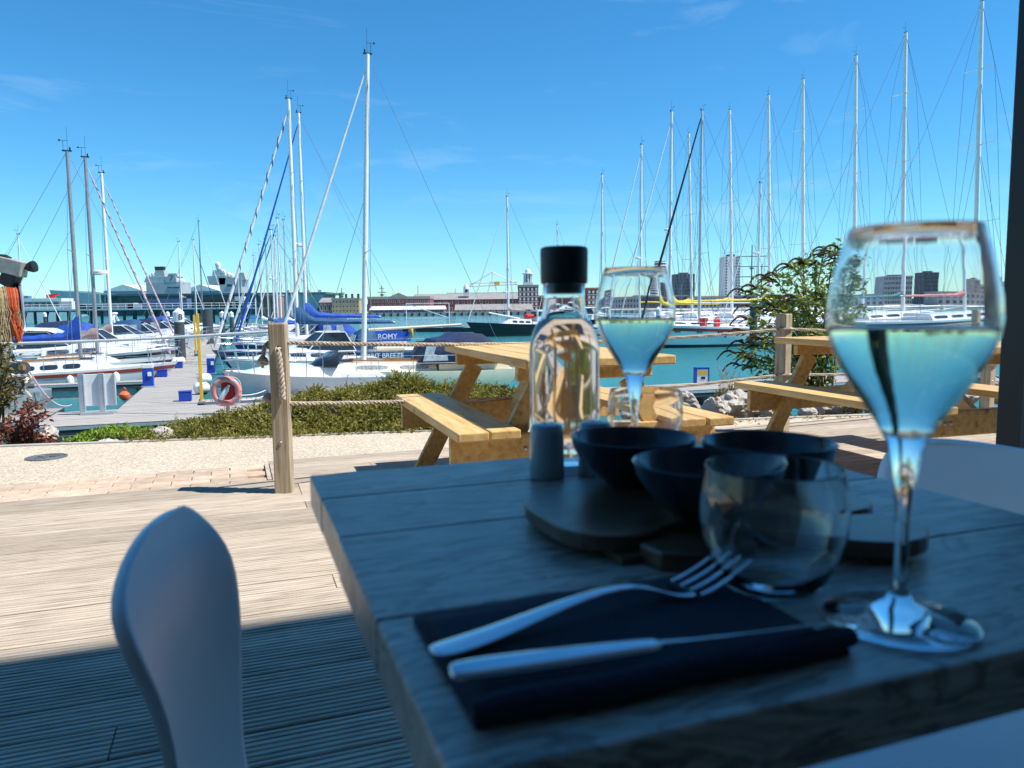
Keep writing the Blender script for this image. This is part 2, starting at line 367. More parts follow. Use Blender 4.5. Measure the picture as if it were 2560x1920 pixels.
# drain cover
p = gz(116, 1144, -.02); dc = thing('drain_cover', 'round grey cast-iron drain cover set in the cream path', 'drain cover', (p.x, p.y, -.019))
MB().lathe([(0, .004), (.07, .004), (.072, .001), (.078, .001), (.08, .005), (.104, .005), (.106, .002), (.112, .002), (.114, .006), (.128, .006), (.13, -.02)], 28).build('cover_plate', M['iron'], dc, True)
for a in range(6): MB().beam((.02*math.cos(a), .02*math.sin(a), .006), (.065*math.cos(a), .065*math.sin(a), .006), .008, .004).build('rib', M['iron'], dc)
# restaurant the camera sits in
rb = thing('restaurant_building', 'black upright window-frame post of the restaurant at the right edge', 'building', (0, 0, 0), AL)
HB = (2.43+.45)/.295                                  # eaves height that throws the shadow line seen on the deck
MB().bx(-16, 15, -8, -.45, -.05, HB-.3).build('wall', M['darkwall'], rb)
MB().bx(-16.2, 15.2, -8.2, -.45, HB-.29, HB).build('roof', M['ceiling'], rb)
for k in range(-3, 4):
    for j_ in range(3): wn = MB().bx(k*2.2-.6, k*2.2+.6, -.449, -.42, .9+j_*3.0, 2.3+j_*3.0).build('window', M['boatglass'], rb); MB().bx(k*2.2-.7, k*2.2+.7, -.449, -.40, .8+j_*3.0, .89+j_*3.0).build('sill', M['concrete'], wn)
fp = MB().bx(2.05, 2.14, 1.44, 1.56, -.05, 2.579).bx(2.144, 2.20, 1.47, 1.53, -.05, 2.577).build('frame_post', M['frame'], rb, bevel=.006)
MB().bx(2.046, 2.054, 1.47, 1.482, 0, 2.5).build('seal', M['rubber'], fp)
MB().bx(2.21, 2.34, 1.43, 1.57, -.05, 2.578).build('frame_post', M['frame'], rb, bevel=.006)
MB().bx(2.23, 2.33, -.44, 1.42, 2.45, 2.57).build('door_head', M['frame'], rb); MB().bx(2.23, 2.33, -.44, 1.42, 0.0, .12).build('door_sill', M['frame'], rb)
# pontoons -----------------------------------------------------------
def pontoon(name, label, u0, u1, n0, n1, z=PONT, along='u', group='marina pontoons', pw=.14, rail=True):
    c = un((u0+u1)/2, (n0+n1)/2, z); t = thing(name, label, 'pontoon', c, AL, group)
    du, dn = (u1-u0)/2, (n1-n0)/2; pl = MB()
    if along == 'u':
        y = -dn+pw/2
        while y < dn: pl.box((0, y, -.02+rnd.uniform(-.004, .004)), (2*du, pw-.014, .035)); y += pw
    else:
        x = -du+pw/2
        while x < du: pl.box((x, 0, -.02+rnd.uniform(-.004, .004)), (pw-.014, 2*dn, .035)); x += pw
    o = pl.build('planking', M['pontwood'], t); o['kind'] = 'stuff'
    f = MB(); f.bx(-du, du, -dn-.03, -dn, -.22, -.005).bx(-du, du, dn, dn+.03, -.22, -.005).bx(-du-.03, -du, -dn, dn, -.22, -.005).bx(du, du+.03, -dn, dn, -.22, -.005)
    f.build('side_beam', M['fascia'], t)
    if rail: MB().bx(-du, du, -dn-.05, -dn-.031, -.09, -.02).build('rubbing_strip', M['galv'], t)
    k = max(1, int(du*2/3)); kk = max(1, int(dn*2/4))
    for i in range(k):
        for j in range(kk):
            MB().box((-du+(i+.5)*2*du/k, -dn+(j+.5)*2*dn/kk, -.42), (2*du/k*.8, 2*dn/kk*.85, .38)).build('float', M['concrete'], t)
    return t
pontoon('pontoon', 'wide timber pontoon platform behind the lifebuoy', -4.4, 2.2, 19.6, 22.4)
pontoon('pontoon', 'timber pontoon arm reaching the left edge of the photo', -16, -4.45, 20.9, 23.4)
pontoon('pontoon', 'long timber walkway pontoon running out between the moored boats', -3.0, -1.05, 22.46, 95, along='u', rail=False)
def finger(u0, u1, n, label): return pontoon('finger_pontoon', label, u0, u1, n-.35, n+.35, PONT+.02, 'n', 'finger pontoons')
finger(-11.5, -3.05, 31.2, 'narrow finger pontoon in front of the near white yacht with oval windows')
finger(-11.5, -3.05, 42.6, 'narrow finger pontoon beside the white motor cruiser with black stripe')
finger(-1.0, 7.5, 23.3, 'narrow finger pontoon beside the near white motorboat bow')
a = gz(1500, 985, PONT); u_, n_ = unc(a)
pontoon('pontoon', 'low pontoon with white edge behind the rocks and picnic tables', u_-3, u_+16, n_-.3, n_+1.6)
# ================================================================== fence posts and ropes
def rope_mesh(pts, r, pitch=.07, seg=3, strands=3, step=.012):
    # a laid rope: strands twisted round a centre line
    mb = MB(); P = []
    L_ = 0; cum = [0]
    for a, b in zip(pts, pts[1:]): L_ += (V(b)-V(a)).length; cum.append(L_)
    n = max(4, int(L_/step)); j = 0
    for i in range(n+1):
        d = L_*i/n
        while j < len(cum)-2 and cum[j+1] < d: j += 1
        f = (d-cum[j])/max(1e-9, cum[j+1]-cum[j]); P.append((V(pts[j]).lerp(V(pts[j+1]), f), d))
    for s in range(strands):
        c = []
        for i, (p, d) in enumerate(P):
            t = (P[min(i+1, n)][0]-P[max(0, i-1)][0]).normalized(); a = V((0, 0, 1)) if abs(t.z) < .8 else V((1, 0, 0))
            x = a.cross(t).normalized(); y = t.cross(x); ph = 2*math.pi*(d/pitch+s/strands)
            c.append(p+(x*math.cos(ph)+y*math.sin(ph))*r*.60)
        mb.tube(c, r*.50, 5)
    return mb
def sag(a, b, s, n=24):
    a = V(a); b = V(b); return [a.lerp(b, i/n)-V((0, 0, s*4*(i/n)*(1-i/n))) for i in range(n+1)]
PW = .090
def post(name, label, p, rz, h, group='rope fence posts'):
    t = thing(name, label, 'fence post', (p.x, p.y, 0), rz, group)
    mb = MB(); hw = PW/2; ch = .006
    def sq(z, k): return [(-hw*k+ch, -hw*k, z), (hw*k-ch, -hw*k, z), (hw*k, -hw*k+ch, z), (hw*k, hw*k-ch, z), (hw*k-ch, hw*k, z), (-hw*k+ch, hw*k, z), (-hw*k, hw*k-ch, z), (-hw*k, -hw*k+ch, z)]
    mb.loft([sq(-.25, 1), sq(h*.3, 1.0), sq(h*.7, 1.0), sq(h-.008, 1), sq(h, .93)]); mb.build('timber', M['postwood'], t)
    MB().lathe([(0, .006), (.008, .005), (.011, 0), (.011, -.004)], 10).build('bolt', M['hardware'], t).matrix_local = Matrix.Translation((-.005, -hw, .27)) @ Matrix.Rotation(R(90), 4, 'X')
    return t
P1 = gz(712, 1228, 0); P2 = gz(1953, 1078, 0); h1 = .905
P3 = un(0, 0); d = ray(2478, 780); k3 = 4.95/(d.dot(NX)); P3 = V((d.x*k3, d.y*k3, 0))
post1 = post('fence_post', 'near weathered timber post with hanging rope tail, left of the dining table', P1, R(7), h1)
post2 = post('fence_post', 'grey timber rope post standing in front of the leafy green bush', P2, R(38), .905)
post3 = post('fence_post', 'timber rope post seen behind the large wine glass on the right', P3, R(30), .905)
# rope eyes, knots and tail of the near post
MB().lathe([(.0, .001), (.017, .001), (.018, -.002)], 14).build('rope_hole', M['black'], post1).matrix_local = Matrix.Translation((.006, -PW/2, h1-.135)) @ Matrix.Rotation(R(90), 4, 'X')
tail = [(.004, -.045, h1-.135), (.004, -.062, h1-.143), (.008, -.066, h1-.17), (.014, -.066, h1-.24), (.019, -.066, h1-.33), (.02, -.066, h1-.40)]
rope_mesh(tail, .017, .075, step=.006).build('rope_tail', M['rope'], post1, True)
def knot(p, r, parent, m, seed, name='knot'):
    q = random.Random(seed); mb = MB()
    for k in range(3):
        ax = V((q.uniform(-1, 1), q.uniform(-1, 1), q.uniform(-1, 1))).normalized(); b = ax.orthogonal().normalized(); c = ax.cross(b)
        pts = [V(p)+(b*math.cos(t)+c*math.sin(t))*r*(.62+.1*math.sin(3*t))+ax*r*.25*math.sin(2*t) for t in [2*math.pi*i/16 for i in range(17)]]
        mb.tube(pts, r*.38, 7)
    return mb.build(name, m, parent, True)
knot((-.085, .0, h1-.20), .030, post1, M['rope'], 3)
knot((-.060, .0, h1-.40), .032, post1, M['ropeg'], 5)
rope_mesh([(-.05, 0, h1-.10), (-.075, -.01, h1-.13), (-.085, 0, h1-.2)], .012, .06).build('rope_end', M['ropeg'], post1, True)
rope_mesh([(-.085, 0, h1-.2), (-.088, 0, h1-.235)], .009, .04).build('frayed_end', M['rope'], post1, True)
def wpt(root, loc): return root.location + Matrix.Rotation(root.rotation_euler.z, 3, 'Z') @ V(loc)
ropes = [
 ('twisted manila rope strung high from the near post past the picnic table', wpt(post1, (PW/2-.005, 0, 0)), P2, .80, .79, .05),
 ('twisted manila rope strung low from the near post across the juniper', wpt(post1, (PW/2-.005, 0, 0)), P2, .475, .44, .05),
 ('short high rope between the bush post and the post behind the wine glass', P2, P3, .79, .77, .03),
 ('short low rope between the bush post and the post behind the wine glass', P2, P3, .44, .42, .03)]
for lb, a, b, za, zb, s in ropes:
    o = rope_mesh(sag((a.x, a.y, za), (b.x, b.y, zb), s, 40), .0118, .07).build('rope', M['rope'], None, True)
    tag(o, lb, 'rope', 'ropes of the fence')
for t, zz in ((post2, (.79, .44)), (post3, (.77, .42))):
    for z in zz: MB().tube([(-.062, 0, z), (-.02, -.062, z+.004), (.03, -.05, z), (.062, 0, z)], .012, 6).build('rope_loop', M['rope'], t, True)
# ================================================================== picnic tables
def picnic(label, u, n, rot=0):
    t = thing('picnic_table', label, 'picnic table', un(u, n), AL+R(90)-rot, 'pine picnic tables')   # local x = along the table, towards the sea
    L_ = 1.54; zt = .75; zb = .452; th = .042; G = M['pine']
    def pl(name, x0, x1, y0, y1, z0, z1, m=G, **k): return MB().bx(x0, x1, y0, y1, z0, z1).build(name, m, t, bevel=.007, **k)
    pw = .138
    for i in range(5):
        y = (i-2)*(pw+.008); e = rnd.uniform(-.008, .008)
        pl('top_plank', -L_/2+e, L_/2+e, y-pw/2, y+pw/2, zt-th, zt)
    for s in (-1, 1):
        for k in (0, 1):
            yc = s*(.455+k*(pw+.008)); 
            pl('bench_plank', -L_/2-.01*k, L_/2+.01*k, yc-pw/2, yc+pw/2, zb-th, zb)
    for xe in (-1, 1):
        x = xe*(L_/2-.16)
        fb = pl('cross_beam', x-.02*1, x+.02, -.665, .665, zb-th-.14, zb-th-.001)
        for y in (-.32, -.28, .28, .32): MB().lathe([(0, .006), (.009, .004), (.011, 0)], 8).build('bolt', M['hardware'], fb).matrix_local = Matrix.Translation((x+xe*.021, y, zb-.11)) @ Matrix.Rotation(R(90)*xe, 4, 'Y')
        pl('top_batten', x-.022-xe*.044, x+.022-xe*.044, -.34, .34, zt-th-.07, zt-th-.001)
        for s in (-1, 1):
            MB().beam((x-xe*.043, s*.565, .002), (x-xe*.043, s*.225, zt-th-.071), .10, .042, up=(1, 0, 0)).build('leg', G, t, bevel=.005)
        MB().beam((x-xe*.09, 0, zb-.10), (x-xe*.50, 0, zt-th-.03), .042, .07).build('brace', G, t, bevel=.005)
    return t
picnic('pine picnic table nearest the near rope post, behind the water carafe', 1.55, 3.77, R(2))
picnic('pine picnic table on the right, seen behind the large wine glass', 3.83, 3.54, R(3))
# ================================================================== boats
def sline(mb, a, b, r, seg=4): mb.tube([a, b], r, seg)
def hull_sections(L_, B, Fb, Fs, kind='sail', nst=13):
    # stations from stern to bow: (x, half-beam at sheer, half-beam at waterline, sheer height)
    out = []
    for i in range(nst):
        t = i/(nst-1)
        if kind == 'sail':
            b = (.62+.38*math.sin(math.pi*min(1, t/.9)*.5+0)) if t < .45 else 1-(max(0, t-.45)/.55)**2.3
            if t < .45: b = .66+.34*math.sin(t/.45*math.pi/2)
        else:
            b = .93+.07*math.sin(min(1, t/.4)*math.pi/2) if t < .5 else 1-((t-.5)/.5)**2.6
        sh = Fs+(Fb-Fs)*t**1.6
        wl = b*(.86 if kind == 'sail' else .84)*(1-.25*t**3)
        x = -L_/2+L_*t
        out.append((x, max(.015, b*B/2), max(.008, wl*B/2), sh, t))
    return out
def make_hull(t, L_, B, Fb, Fs, m, kind='sail', boot=None, sheer=None, ov=.1):
    sec = hull_sections(L_, B, Fb, Fs, kind); rings = []; boots = []; strip = []
    def pt(x, bs, bw, sh, tt, f):           # f 0 sheer .. 1 waterline .. >1 below
        fl = f if f <= 1 else 1
        y = bs+(bw-bs)*(fl**(1.7 if kind == 'sail' else .75)); z = sh*(1-f)
        xx = x - ov*L_*(fl)*(tt**6) + (.05*L_*fl*((1-tt)**8) if kind == 'sail' else 0)
        if f > 1: y *= .55; z = -.35
        return xx, y, z
    fs = [0, .12, .35, .6, .82, 1, 1.5]
    for x, bs, bw, sh, tt in sec:
        P = [pt(x, bs, bw, sh, tt, f) for f in fs]
        rings.append([(a, b, c) for a, b, c in P]+[(a, -b, c) for a, b, c in reversed(P)])
    hb = MB().loft(rings, closed=False, cap=False); n = len(rings[0]); hb.f.append(tuple(range(n)))
    h = hb.build('hull', m, t, True)
    dk = MB(); L1 = [(x, bs-.01, sh-.02) for x, bs, bw, sh, tt in sec]
    for i in range(len(L1)-1):
        a, b = L1[i], L1[i+1]; dk.add([(a[0], a[1], a[2]), (b[0], b[1], b[2]), (b[0], -b[1], b[2]), (a[0], -a[1], a[2])], [(0, 3, 2, 1)])
    dk.build('deck', M['white'] if m not in (M['cream'],) else M['cream'], t)
    def band(nm, f0, f1, mm, o=.012):
        mb = MB()
        for s in (-1, 1):
            for i in range(len(sec)-1):
                q = []
                for (st, f) in ((sec[i], f0), (sec[i+1], f0), (sec[i+1], f1), (sec[i], f1)):
                    xx, y, z = pt(*st, f); q.append((xx+(o if st[4] > .95 else 0), s*(y+o), z))
                mb.add(q, [(0, 1, 2, 3) if s > 0 else (0, 3, 2, 1)])
        return mb.build(nm, mm, h)
    if boot: band('boot_stripe', .86, 1.0, boot)
    if sheer: band('sheer_stripe', .10, .24, sheer)
    return sec, h
def sheer_at(sec, x):
    for a, b in zip(sec, sec[1:]):
        if a[0] <= x <= b[0]:
            f = (x-a[0])/(b[0]-a[0]); return a[1]+(b[1]-a[1])*f, a[3]+(b[3]-a[3])*f
    return sec[-1][1], sec[-1][3]
def cabin(t, sec, x0, x1, wid, h, m, wins=0, wm='boatglass', front=.8, back=.12, taper=.82, wz=(.30, .78), name='cabin'):
    # a coachroof from x0 (aft) to x1 (fore)
    z0 = min(sheer_at(sec, x0)[1], sheer_at(sec, x1)[1])-.05; rings = []
    xs = [x0, x0+.001, x0+back, (x0+x1)/2, x1-front, x1]
    for i, x in enumerate(xs):
        bs, sh = sheer_at(sec, x); wd = min(wid/2, bs*.86); hh = [0.0, 0, h*.98, h, h*.86, 0][i]; zb = sh-.04
        if i in (0, 1): wd = min(wid/2, bs*.86)
        k = taper
        rings.append([(x, -wd, zb), (x, -wd*k-.0, zb+hh*.86), (x, -wd*k*.6, zb+hh), (x, wd*k*.6, zb+hh), (x, wd*k, zb+hh*.86), (x, wd, zb)])
    c = MB().loft(rings[1:], closed=True).build(name, m, t, True)
    if wins:
        span = (x1-front-.15)-(x0+back+.1); wl = span/wins
        for s in (-1, 1):
            for i in range(wins):
                xa = x0+back+.1+wl*i+wl*.12; xb = xa+wl*.72; pts = []
                for (xx, f) in ((xa, wz[0]), (xb, wz[0]), (xb, wz[1]), (xa, wz[1])):
                    bs, sh = sheer_at(sec, xx); wd = min(wid/2, bs*.86); hh = h*(.98 if xx < x1-front else .86)*.86
                    pts.append(V((xx, s*(wd+(wd*taper-wd)*f+.012), sh-.04+hh*f)))
                cen = sum(pts, V())/4; ov = []
                for k in range(16):      # rounded outline
                    a = 2*math.pi*k/16; cx = abs(math.cos(a))**.45*math.copysign(1, math.cos(a)); cz = abs(math.sin(a))**.6*math.copysign(1, math.sin(a))
                    ov.append(cen+(pts[1]-pts[0])*.5*cx+((pts[3]+pts[2])/2-(pts[0]+pts[1])/2)*.5*cz)
                inn = [p+V((0, -s*.02, 0)) for p in ov]
                fr = [cen+(p-cen)*1.12+V((0, -s*.006, 0)) for p in ov]; fr2 = [p+V((0, -s*.02, 0)) for p in fr]
                wo = MB().loft([inn, ov]).build('window', M[wm], c)
                MB().loft([fr2, fr]).build('window_frame', M['steel'] if wm == 'boatglass' else M['plastic_white'], wo)
    return c
def rails(t, sec, x0, x1, h=.6, n=5, pulpit=True, r=.013, both=True):
    for s in (-1, 1) if both else (-1,):
        top = []
        for i in range(n):
            x = x0+(x1-x0)*i/(n-1); bs, sh = sheer_at(sec, x); a = (x, s*(bs-.05), sh-.03); b = (x, s*(bs-.05), sh+h); top.append(b)
            MB().tube([a, b], r, 5).build('stanchion', M['steel'], t)
        mb = MB()
        for k in (1.0, .52):
            mb.tube([(p[0], p[1], p[2]-h*(1-k)) for p in top], .006, 4)
        mb.build('lifeline', M['steel'], t)
    if pulpit:
        x = x1; bs, sh = sheer_at(sec, x); xb = sec[-1][0]; sb = sec[-1][3]
        pts = [(x, -(bs-.05), sh+h), (x+(xb-x)*.6, -(bs-.05)*.62, sb+h), (xb+.12, 0, sb+h*1.02), (x+(xb-x)*.6, (bs-.05)*.62, sb+h), (x, bs-.05, sh+h)]
        mb = MB().tube(pts, .016, 6); mb.tube([(p[0]-.05, p[1], p[2]-h*.5) for p in pts], .011, 5)
        for q in (pts[1], pts[3]): mb.tube([q, (q[0]-.12, q[1]*1.1, sb-.05)], .014, 5)
        mb.tube([pts[2], (xb-.05, 0, sb)], .014, 5); mb.build('pulpit', M['steel'], t, True)
def vane(mb, p, s=1.0):
    x, y, z = p; mb.tube([(x, y, z), (x, y, z+.35*s)], .008*s, 4); mb.tube([(x-.12*s, y, z+.36*s), (x+.16*s, y, z+.36*s)], .008*s, 4); mb.box((x-.12*s, y, z+.36*s), (.07*s, .01, .06*s))
def rig(t, sec, mx, H, z0, mr=.065, m='aluw', spreaders=((.55, .55),), furl='sail', bow=None, stern=None, wr=.008, boom=None, cover=None, cover_txt=None, furl_r=.05, furl_top=.95, ant=True, rake=0.0, radar=None, coverbig=False, sprd_w=.02, babystay=False, wrap=None):
    bx_ = bow if bow is not None else sec[-1][0]-.15; bz = sec[-1][3]; sx = stern if stern is not None else sec[0][0]+.1; sz = sec[0][3]
    T = V((mx-rake*H, 0, z0+H)); B = V((mx, 0, z0))
    mo = MB().tube([B, B.lerp(T, .5), T], [mr, mr, mr*.8], 10).build('mast', M[m], t, True)
    hd = MB(); hd.box(T+V((0, 0, .02)), (.32 if H > 6 else .2, .07, .05)); vane(hd, T+V((-.12, 0, .04)))
    hd.tube([T+V((.1, 0, .03)), T+V((.1, 0, .16))], .03, 6)
    if ant: hd.tube([T+V((.02, .03, .03)), T+V((.02, .03, .9))], .005*max(1, wr/.008), 4)
    hd.build('masthead', M['black'], mo)
    cb, cz = sheer_at(sec, mx); w_ = []
    w_.append((T, V((sx, 0, sz))))
    lastp = {-1: T, 1: T}
    for f, half in sorted(spreaders, key=lambda q: -q[0]):
        c = B.lerp(T, f)
        for s in (-1, 1):
            e = c+V((-.10, s*half, .06)); MB().tube([c, e], [sprd_w, sprd_w*.7], 5).build('spreader', M[m], mo)
            w_.append((lastp[s], e)); lastp[s] = e
            w_.append((c, V((mx-.35, s*(cb-.05), cz))))
    for s in (-1, 1): w_.append((lastp[s], V((mx-.05, s*(cb-.04), cz))))
    if babystay: w_.append((B.lerp(T, .55), V((mx+(bx_-mx)*.55, 0, bz))))
    if furl is None: w_.append((T, V((bx_, 0, bz))))
    wm_ = MB()
    for a, b in w_: wm_.tube([a, b], wr, 4)
    wo = wm_.build('rigging', M['wire'], t)
    if furl:
        a = V((bx_, 0, bz+.12)); b = B.lerp(T, furl_top)
        b = b+V((.06, 0, 0)); mid = [a.lerp(b, f) for f in (0, .02, .06, .5, .93, .97, 1)]
        fo = MB().tube(mid, [furl_r*.5, furl_r*1.3, furl_r, furl_r*.85, furl_r*.55, furl_r*.5, furl_r*.2], 8).build('furled_jib', M[furl], t, True)
        sp = []
        for i in range(140):
            f = .05+.9*i/139; ph = i*.55; p = a.lerp(b, f); sp.append(p+V((0, math.cos(ph), .0))*furl_r*.9+V((math.sin(ph)*furl_r*.9, 0, 0)))
        if wrap: MB().tube(sp, furl_r*.30, 4).build('wrap', M[wrap], fo)
    if boom:
        bl, bh = boom; a = V((mx-mr, 0, z0+bh)); b = V((mx-bl, 0, z0+bh-.02))
        bo = MB().tube([a, b], .055, 8).build('boom', M['teak'] if m == 'alu_wood' else M[m], t, True)
        if cover:
            rings = []; n = 18
            for i in range(n+1):
                f = i/n; p = a.lerp(b, f); hh = (.38 if coverbig else .28)*(1-.55*f)+.02*math.sin(i*1.9); ww = .165*(1-.45*f)+.015*math.sin(i*2.7)
                if i == 0: hh *= 3.0 if coverbig else 2.0; p = p+V((mr*1.6, 0, 0))
                if i == 1: hh *= 2.0 if coverbig else 1.6
                if i == 2: hh *= 1.4
                if i == n: hh *= .5
                rings.append([(p.x, p.y+ww*math.cos(q)*(1 if math.sin(q) < 0 else .55+.45*(1-math.sin(q))), p.z-.07+(hh*.5*(1+math.sin(q)))) for q in [2*math.pi*k/10 for k in range(10)]])
            co = MB().loft(rings).build('sail_cover', M[cover], t, True)
            if cover_txt: text_on(cover_txt, .26, M['plastic_white'], co, V((mx-bl*.62, -.2, z0+bh-.02)), 0, 'lettering')
    if radar:
        p = B.lerp(T, radar); rd = MB().lathe([(0, -.09), (.2, -.09), (.26, -.05), (.26, .04), (.2, .09), (0, .1)], 14, c=(p.x+.34, 0, p.z)).build('radar_dome', M['plastic_white'], mo, True)
        MB().beam((p.x, 0, p.z-.1), (p.x+.34, 0, p.z-.1), .08, .03).build('bracket', M['steel'], rd)
    return mo
def text_on(s, size, m, parent, loc, rz=0, name='lettering', tilt=R(90), ext=.004, world=False):
    cu = bpy.data.curves.new('t', 'FONT'); cu.body = s; cu.size = size; cu.align_x = 'CENTER'; cu.align_y = 'CENTER'; cu.extrude = ext; cu.offset = size*.012
    ob = bpy.data.objects.new('t', cu); C.objects.link(ob); dg = bpy.context.evaluated_depsgraph_get(); me = bpy.data.meshes.new_from_object(ob.evaluated_get(dg))
    bpy.data.objects.remove(ob); me.materials.clear(); me.materials.append(m)
    o = place(name, me, parent, loc, (tilt, 0, rz)); return o
def dodger(t, sec, x, wid, h, l, z, m, name='sprayhood'):
    # canvas hood over the companionway, opening aft; x = its aft edge
    rings = []
    for i, (f, hh) in enumerate(((0, 1.0), (.45, 1.02), (.75, .82), (1.0, .12))):
        xx = x+l*f; r_ = []
        for k in range(9):
            a = math.pi*k/8; r_.append((xx, -math.cos(a)*wid/2*(1 if hh > .5 else .96), z+h*hh*min(1, math.sin(a)*1.25)))
        rings.append(r_)
    o = MB().loft(rings, closed=False, cap=False).build(name, M[m], t, True)
    md = o.modifiers.new('s', 'SOLIDIFY'); md.thickness = .02
    for s in (-1, 0, 1):
        a = V((x+l*.80, s*wid*.28, z+h*.70)); b = V((x+l*.93, s*wid*.28, z+h*.30)); u_ = V((0, wid*.11, 0)); k_ = V((.03, 0, .03))
        MB().add([a-u_+k_, a+u_+k_, b+u_+k_, b-u_+k_], [(0, 1, 2, 3)]).build('clear_panel', M['vinyl'], o)
    return o
def outboard(t, x, y, z):
    mb = MB().box((x, y, z+.25), (.3, .28, .42)).box((x-.02, y, z-.2), (.14, .1, .6)); mb.build('outboard', M['black'], t, bevel=.05)
def sailboat(label, loc, rz, L_=8, B=2.7, Fb=1.05, Fs=.8, hull='white', boot='antifoul', sheer='bluehull', mast=None, cab=(.30, .72, .42), wins=3, wm='boatglass', rl=True, hood=None, group='moored yachts', name='sailing_yacht', cabm=None, hatch=True, tender=False, **rg):
    t = thing(name, label, 'yacht', (loc[0], loc[1], WATER), rz, group)
    sec, h = make_hull(t, L_, B, Fb, Fs, M[hull], 'sail', M[boot] if boot else None, M[sheer] if sheer else None)
    cm = M[cabm] if cabm else (M['cream'] if hull == 'cream' else M['white'])
    x0, x1 = -L_/2+L_*cab[0], -L_/2+L_*cab[1]
    if cab[2] > 0: 
        co = cabin(t, sec, x0, x1, B*.62, cab[2], cm, wins, wm)
        if hatch: MB().box((x1-.95, 0, sheer_at(sec, x1-.95)[1]+cab[2]*.93), (.5, .5, .06)).build('hatch', M['boatglass'], co, bevel=.02)
        for s in (-1, 1): MB().beam((x0+.2, s*B*.2, sheer_at(sec, x0)[1]+cab[2]*.97), (x1-1.1, s*B*.17, sheer_at(sec, x1-1)[1]+cab[2]*.97), .04, .05).build('grab_rail', M['teak'], co)
    # cockpit coamings
    for s in (-1, 1): MB().beam((-L_/2+.35, s*B*.25, Fs+.10), (x0+.05, s*B*.30, sheer_at(sec, x0)[1]+.12), .08, .26).build('coaming', cm, t, bevel=.03)
    if rl: rails(t, sec, -L_/2+.3, L_/2-1.0, .58, max(4, int(L_/1.6)))
    if mast:
        mx = -L_/2+L_*mast[0]; rig(t, sec, mx, mast[1], sheer_at(sec, mx)[1]+cab[2]*.9, **rg)
    if hood: dodger(t, sec, x0-.35, B*.66, 1.0, 1.15, sheer_at(sec, x0)[1]+.06, hood)
    return t, sec
def motorboat(label, loc, rz, L_=9, B=3.1, Fb=1.5, Fs=1.0, hull='white', boot='antifoul', sheer='blackhull', canopy=None, hardtop=False, cabx=(.34, .86), cabh=.55, arch=False, group='moored motor cruisers', wins=2, fly=False, rl=True, txt=None, portlights=0, name='motor_cruiser', screen=True):
    t = thing(name, label, 'motorboat', (loc[0], loc[1], WATER), rz, group)
    sec, h = make_hull(t, L_, B, Fb, Fs, M[hull], 'motor', M[boot] if boot else None, M[sheer] if sheer else None, ov=.12)
    x0, x1 = -L_/2+L_*cabx[0], -L_/2+L_*cabx[1]
    cabin(t, sec, x0, x1, B*.74, cabh, M['white'], wins, 'boatglass', front=L_*.22, back=.05, taper=.86, wz=(.4, .74))
    zc = sheer_at(sec, x0)[1]+cabh*.8; wx0, wx1 = x0-.1, x0+L_*.15; ht = .72
    # raked windscreen: side and front panes with frame
    wg = thing_part('windscreen', t) if screen else None
    def pane(pts, nm='pane'):
        c_ = sum((V(p) for p in pts), V())/len(pts); MB().add([V(p) for p in pts], [tuple(range(len(pts)))]).build(nm, M['boatglass'], wg)
        f = MB(); P = [V(p) for p in pts]
        for a, b in zip(P, P[1:]+P[:1]): f.tube([a, b], .022, 5)
        f.build('pane_frame', M['aluw'], wg)
    yb = B*.33; yt = B*.28
    for s in (-1, 1) if screen else ():
        pane([(wx0-.9, s*yb, zc-.05), (wx1, s*yb*.9, zc-.05), (wx0+.35, s*yt*.92, zc+ht), (wx0-.5, s*yt, zc+ht)])
        pane([(wx1, s*yb*.9, zc-.05), (wx1+.55, 0, zc-.02), (wx0+.62, 0, zc+ht), (wx0+.35, s*yt*.92, zc+ht)])
    if hardtop:
        hx0, hx1 = wx0-2.1, wx0+.75; r_ = []
        for x, hh, ww in ((hx0, .0, .96), (hx0+.3, .07, 1), ((hx0+hx1)/2, .12, 1), (hx1-.3, .06, .96), (hx1, -.06, .86)):
            r_.append([(x, -B*.36*ww, zc+ht+hh-.02), (x, -B*.3*ww, zc+ht+hh+.07), (x, B*.3*ww, zc+ht+hh+.07), (x, B*.36*ww, zc+ht+hh-.02), (x, 0, zc+ht+hh-.03)])
        hm = MB().loft(r_).build('hardtop', M['white'], t, True)
        for s in (-1, 1): MB().beam((hx0+.5, s*B*.34, Fs+.05), (hx0+.35, s*B*.34, zc+ht+.02), .3, .06, up=(0, 1, 0)).build('top_support', M['white'], t)
    if canopy:
        cx0, cx1 = -L_/2+.3, wx0+.3; r_ = []
        for f, hh in ((0, .15), (.06, .55), (.35, 1.0), (.75, 1.08), (1, .96)):
            x = cx0+(cx1-cx0)*f; rr = []
            for k in range(9):
                a = math.pi*k/8; rr.append((x, -math.cos(a)*B*.41, Fs+.05+(zc+ht+.25-Fs-.05)*hh*min(1, math.sin(a)*1.5)))
            r_.append(rr)
        co = MB().loft(r_, closed=False, cap=False).build('canopy', M[canopy], t, True); md = co.modifiers.new('s', 'SOLIDIFY'); md.thickness = .025
        for s in (-1, 1):
            for f0, f1 in ((.36, .58), (.66, .9)):
                xa, xb = cx0+(cx1-cx0)*f0, cx0+(cx1-cx0)*f1; z_ = Fs+.05; zz = zc+ht+.25-Fs
                MB().add([(xa, s*(B*.405+.03), z_+zz*.38), (xb, s*(B*.405+.03), z_+zz*.38), (xb-.05, s*(B*.36+.03), z_+zz*.78), (xa+.12, s*(B*.36+.03), z_+zz*.78)], [(0, 1, 2, 3)]).build('clear_panel', M['vinyl'], co)
